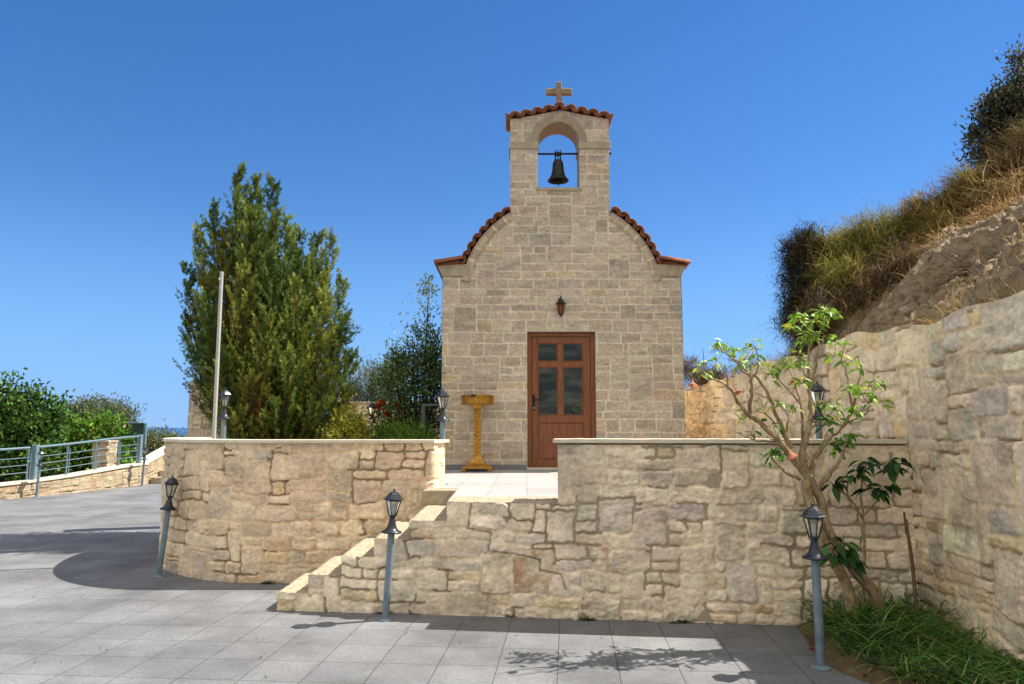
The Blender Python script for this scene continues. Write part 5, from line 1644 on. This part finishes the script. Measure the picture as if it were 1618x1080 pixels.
mb.tube([sk, at(1335, 870, 6.0) - O3, at(1332, 845, 5.95) - O3], [.01, .008, .004], 6)
TRK = mb

clus = [(190, 260, 8), (225, 265, 5), (270, 285, 9), (380, 268, 6), (375, 320, 8), (300, 350, 6), (120, 385, 5), (180, 350, 4), (95, 405, 4), (340, 360, 5), (640, 110, 12), (600, 150, 8), (800, 80, 14), (760, 60, 6), (690, 200, 14), (720, 120, 10), (670, 240, 8), (775, 205, 4),
        (640, 335, 12), (600, 365, 9), (510, 385, 8), (470, 410, 5), (660, 460, 8), (560, 350, 6), (830, 310, 6), (850, 240, 6), (905, 350, 5), (960, 380, 4), (1030, 470, 10), (940, 505, 12), (985, 510, 7), (1085, 565, 8), (945, 620, 10), (830, 605, 12), (740, 570, 5), (790, 690, 14), (840, 660, 5),
        (870, 790, 14), (920, 750, 10), (850, 830, 8), (520, 570, 7), (610, 600, 5), (440, 610, 3), (330, 640, 6), (375, 740, 4), (490, 865, 14), (540, 860, 6), (500, 775, 4), (480, 700, 3), (1020, 560, 5)]
rng = np.random.default_rng(72)
rt = np.random.default_rng(73)
P = []; D = []; L = []; C = []; Wd = []
for zx, zy, n_ in clus:
    c_ = np.array(zq(zx, zy, rng.uniform(-.12, .12)))
    for q_ in range(3):
        e_ = Vector(c_) - O3 + Vector(rt.normal(0, .045, 3)); o_ = Vector(c_) - O3 + Vector((rt.normal(0, .01), rt.normal(0, .01), -.02))
        TRK.tube([o_, o_.lerp(e_, .5) + Vector(rt.normal(0, .008, 3)), e_], [.0035, .0028, .0015], 5)
    n_ = int(n_ * 2.3)
    w = rng.uniform(0, 2 * pi, n_)
    hd = np.stack([np.cos(w), np.sin(w), np.zeros(n_)], -1)
    P.append(c_ + hd * .02 + rng.normal(0, .026, (n_, 3))); D.append(unit(hd + np.array([0, 0, 1.0]) * rng.normal(-.15, .45, (n_, 1)))); L.append(rng.uniform(.04, .10, n_)); Wd.append(rng.uniform(.018, .04, n_))
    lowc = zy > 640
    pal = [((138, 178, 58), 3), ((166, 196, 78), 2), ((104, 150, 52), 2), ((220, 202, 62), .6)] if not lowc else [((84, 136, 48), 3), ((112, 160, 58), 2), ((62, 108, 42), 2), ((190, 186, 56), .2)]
    C.append(cols(n_, pal, rng))
TRK.build('trunk', M['bark'], tr)
c_ = np.array(at(1330, 868, 5.92))
n_ = 34
w = rng.uniform(0, 2 * pi, n_); hd = np.stack([np.cos(w), np.sin(w), np.zeros(n_)], -1)
P.append(c_ + hd * .03 + rng.normal(0, 1, (n_, 3)) * np.array([.045, .045, .075])); D.append(unit(hd + np.array([0, 0, 1.0]) * rng.normal(-.4, .3, (n_, 1)))); L.append(rng.uniform(.10, .16, n_)); Wd.append(rng.uniform(.05, .07, n_)); C.append(cols(n_, [((48, 90, 34), 3), ((66, 108, 42), 2), ((38, 72, 30), 2)], rng))
P = np.concatenate(P); n_ = len(P)
leafy('leaves', P - np.array(O3), np.concatenate(D), rng.normal(0, .5, (n_, 3)) + np.cross(np.concatenate(D), [0, 0, 1]), np.concatenate(L), np.concatenate(Wd), np.concatenate(C), M['waxleaf'], tr, .16, True)


def trumpet(zx, zy, dy, ln, dirv, wd):
    p = zq(zx, zy, dy) - O3; d = Vector(dirv).normalized()
    a_ = d.orthogonal().normalized(); b_ = d.cross(a_)
    V = []; prof = [(0, .10), (.3, .13), (.6, .22), (.85, .6), (1.0, 1.0)]
    for t_, r_ in prof:
        for k_ in range(10):
            w_ = 2 * pi * k_ / 10; rr = r_ * wd * (1.15 if (k_ % 2 == 0 and t_ > .9) else 1)
            V.append(p + d * ln * t_ + (a_ * cos(w_) + b_ * sin(w_)) * rr)
    F = [np.array([(i_ * 10 + k_, i_ * 10 + (k_ + 1) % 10, i_ * 10 + 10 + (k_ + 1) % 10, i_ * 10 + 10 + k_) for i_ in range(4) for k_ in range(10)])]
    cc = np.array([S(186, 176, 112)] * 10 + [S(206, 176, 124)] * 10 + [S(212, 160, 122)] * 10 + [S(208, 134, 104)] * 20)
    mesh_np('flower', np.array([tuple(v) for v in V]), F, M['petal'], tr, cc, True)


trumpet(560, 800, -.25, .125, (.35, -.35, -1), .045)
trumpet(597, 425, .25, .07, (0, -.5, -1), .032)
trumpet(275, 485, -.22, .07, (.3, -.5, -.8), .032)
trumpet(50, 440, -.3, .07, (-.1, -.4, -1), .034)

# second plant with large dark leaves against the wall
sp = empty('broadleaf_plant', (2.98, 6.30, 0)); tag(sp, 'slender plant with large dark green leaves leaning against the wall in the corner', 'plant')
O4 = Vector((2.98, 6.30, 0))
z7 = lambda x, y, Y=6.28: at(1060 + x / 1.8, 480 + y / 1.8, Y)
mb = MB()
for pts, r0, r1 in (([z7(548, 930), z7(547, 820), z7(551, 700), z7(547, 600), z7(540, 530), z7(556, 455, 6.2)], .016, .007), ([z7(548, 615), z7(515, 560, 6.22), z7(470, 520, 6.15), z7(455, 505, 6.12)], .010, .005), ([z7(551, 600), z7(590, 555, 6.24), z7(610, 530, 6.2)], .009, .005), ([z7(600, 545, 6.22), z7(640, 500, 6.2), z7(652, 455, 6.15)], .008, .004), ([z7(500, 545, 6.2), z7(505, 500, 6.15), z7(515, 485, 6.1)], .007, .004)):
    q, w = smooth_path([p - O4 for p in pts], [r0 + (r1 - r0) * i_ / (len(pts) - 1) for i_ in range(len(pts))]); mb.tube(q, w, 8)
mb.build('stem', M['bark'], sp)
P = []; D = []
for x_, y_, n_, yy in ((558, 450, 11, 6.15), (515, 490, 12, 6.1), (600, 522, 16, 6.15), (655, 448, 14, 6.1), (460, 508, 10, 6.1), (570, 530, 8, 6.2), (620, 460, 6, 6.2), (540, 475, 6, 6.1)):
    c_ = np.array(z7(x_, y_, yy)); w = rng.uniform(0, 2 * pi, n_); hd = np.stack([np.cos(w), .7 * np.sin(w), np.zeros(n_)], -1)
    P.append(c_ + hd * .03 + rng.normal(0, .022, (n_, 3)) * [1.3, 1, .7]); D.append(unit(hd + np.array([0, 0, 1.0]) * rng.normal(-.35, .3, (n_, 1))))
P = np.concatenate(P); D = np.concatenate(D); n_ = len(P)
P[:, 1] = np.minimum(P[:, 1], 6.32)
leafy('leaves', P - np.array(O4), D, np.cross(D, [0, 0, 1]) + rng.normal(0, .3, (n_, 3)), rng.uniform(.09, .15, n_), rng.uniform(.045, .065, n_), cols(n_, [((46, 84, 36), 3), ((64, 104, 44), 2), ((36, 66, 30), 3), ((150, 150, 44), .15)], rng), M['waxleaf'], sp, .14, True)

# stick leaning in the corner
mb = MB(); a_, b_ = at(1431, 820, 6.25), at(1450, 985, 6.18); b_.z = max(b_.z, .04)
mid = a_.lerp(b_, .45) + Vector((.012, 0, 0))
q, w = smooth_path([b_, mid, a_], [.017, .016, .013], 6); mb.tube(q, w, 8)
mb.tube([a_ + Vector((-.012, -.006, .06)), a_ + Vector((-.006, -.004, -.12))], .008, 6)
tag(mb.build('wooden_stake', M['stake']), 'weathered brown stick leaning in the corner between the two walls', 'stick')

# long grass in the corner bed
rng = np.random.default_rng(81)
n = 6500
gx = rng.uniform(2.36, 3.42, n); gy = rng.uniform(4.0, 6.35, n)
# tufts
nt_ = 95
tx, ty = rng.uniform(2.42, 3.40, nt_), rng.uniform(4.1, 6.25, nt_)
pick = rng.integers(0, nt_, n)
gx = np.clip(tx[pick] + rng.normal(0, .06, n), 2.30 + .3 * sstep(5.6, 4.4, gy), 3.43); gy = ty[pick] + rng.normal(0, .06, n)
k1 = gx > 2.36 + .38 * sstep(5.7, 4.5, gy)
gx, gy = gx[k1], gy[k1]; n = len(gx)
P = np.stack([gx, gy, np.full(n, .03)], -1)
w = rng.uniform(0, 2 * pi, n)
D = unit(np.stack([.6 * np.cos(w) - .12, .6 * np.sin(w) - .15, rng.uniform(.7, 1.9, n)], -1))
Ln = rng.uniform(.22, .56, n) * (.62 + .6 * sstep(5.0, 6.2, gy))
V, F, q = blade_strips(P, D, Ln, rng.uniform(.006, .014, n), np.stack([.35 * np.cos(w), .35 * np.sin(w), rng.uniform(-.75, -.3, n)], -1), 6)
ok = V[:, 2] < .005
V[ok, 2] = .006
V[:, 0] = np.minimum(V[:, 0], 3.455)
C = cols(n, [((70, 112, 50), 4), ((98, 142, 62), 3), ((46, 78, 38), 3), ((138, 168, 78), 1.4), ((176, 164, 104), .8)], rng, .2)
tag(mesh_np('long_grass', V, F, M['grassblade'], None, np.repeat(C, q, 0)), kind='stuff')

# small weeds along the wall feet
WG = 'weeds at the wall feet'
for i_, (px, py, w_, h_, lab) in enumerate(((425, 917, .09, .07, 'small green weed at the foot of the curved wall'), (930, 973, .09, .05, 'small dark weed at the foot of the front wall below the door'), (1068, 978, .13, .06, 'weed tuft at the foot of the front wall near a rust coloured stone'))):
    p = at(px, py, 8.2 if i_ == 0 else fl(.7) - .05)
    p.z = 0
    if i_ == 0: p = Vector((-2.68, 8.22, 0))
    else: p = Vector((p.x, fl(p.x) - .035, 0))
    r = empty('weed', p); tag(r, lab, 'weed', WG)
    n_ = 70; pp_ = rng.normal(0, w_ * .4, (n_, 3)) * [1, .25, 0]; pp_[:, 1] = -np.abs(pp_[:, 1])
    D = unit(rng.normal(0, .6, (n_, 3)) + [0, -.2, .9])
    V, F, q = blade_strips(pp_, D, rng.uniform(.5, 1.2, n_) * h_, np.full(n_, .009), rng.normal(0, .2, (n_, 3)) + [0, 0, -.3], 3)
    mesh_np('leaves', V, F, M['grassblade'], r, np.repeat(cols(n_, [((52, 76, 36), 3), ((80, 100, 48), 2), ((70, 60, 40), 1)], rng), q, 0))
    MB().tube([(0, 0, -.01), (.004, 0, h_ * .4)], .004, 5).build('stem', M['darkbark'], r)

# fallen blossoms and dry leaves on the paving
FG = 'fallen blossoms on the paving'
for px, py, lab in ((1283, 1027, 'fallen red blossom beside the large lamp base'), (1379, 1073, 'fallen red blossom on the paving corner by the dry leaves')):
    p = at(px, py, 5.0); dirv = p - Vector((0, 0, EYE)); p = Vector((0, 0, EYE)) + dirv * (-EYE / dirv.z)
    n_ = 9; w = rng.uniform(0, 2 * pi, n_)
    D = unit(np.stack([np.cos(w), np.sin(w), rng.uniform(.05, .5, n_)], -1))
    V, F, q = leaf_quads(np.tile([0, 0, .006], (n_, 1)), D, np.cross(D, [0, 0, 1.0]), rng.uniform(.02, .035, n_), np.full(n_, .018), .1)
    V[:, 2] = np.maximum(V[:, 2], .004)
    o = mesh_np('fallen_blossom', V, F, M['petal'], None, np.repeat(cols(n_, [((190, 62, 40), 2), ((150, 52, 40), 1)], rng), q, 0)); o.location = p; tag(o, lab, 'blossom', FG)
p = at(1392, 1062, 5.0); dirv = p - Vector((0, 0, EYE)); p = Vector((0, 0, EYE)) + dirv * (-EYE / dirv.z)
n_ = 60; D = unit(rng.normal(0, 1, (n_, 3)) * [1, 1, .35])
V, F, q = leaf_quads(rng.normal(0, 1, (n_, 3)) * [.07, .07, 0] + np.stack([np.zeros(n_), np.zeros(n_), rng.uniform(.02, .06, n_)], -1), D, rng.normal(0, 1, (n_, 3)) * [1, 1, .3], rng.uniform(.04, .08, n_), rng.uniform(.025, .04, n_), .25)
V[:, 2] = np.maximum(V[:, 2], .004)
o = mesh_np('leaf_litter', V, F, M['dry'], None, np.repeat(cols(n_, [((134, 112, 86), 3), ((104, 82, 60), 2), ((160, 140, 112), 1)], rng), q, 0)); o.location = p; tag(o, kind='stuff')

# small dry leaves blown over the paving
rng = np.random.default_rng(91)
n_ = 60
lx, ly = rng.uniform(-6.5, 1.6, n_), rng.uniform(4.9, 9.5, n_)
ok = ly < np.where(lx < -.9, 7.9, fl(lx) - .1)
lx, ly = lx[ok], ly[ok]; n_ = len(lx)
w = rng.uniform(0, 2 * pi, n_)
D = np.stack([np.cos(w), np.sin(w), rng.uniform(0, .25, n_)], -1)
V, F, q = leaf_quads(np.stack([lx, ly, np.full(n_, .008)], -1), D, np.cross(D, [0, 0, 1.0]), rng.uniform(.012, .035, n_), rng.uniform(.008, .016, n_), .2)
V[:, 2] = np.maximum(V[:, 2], .003)
tag(mesh_np('scattered_leaves', V, F, M['dry'], None, np.repeat(cols(n_, [((70, 58, 44), 3), ((104, 84, 58), 2), ((52, 48, 42), 2)], rng), q, 0)), kind='stuff')
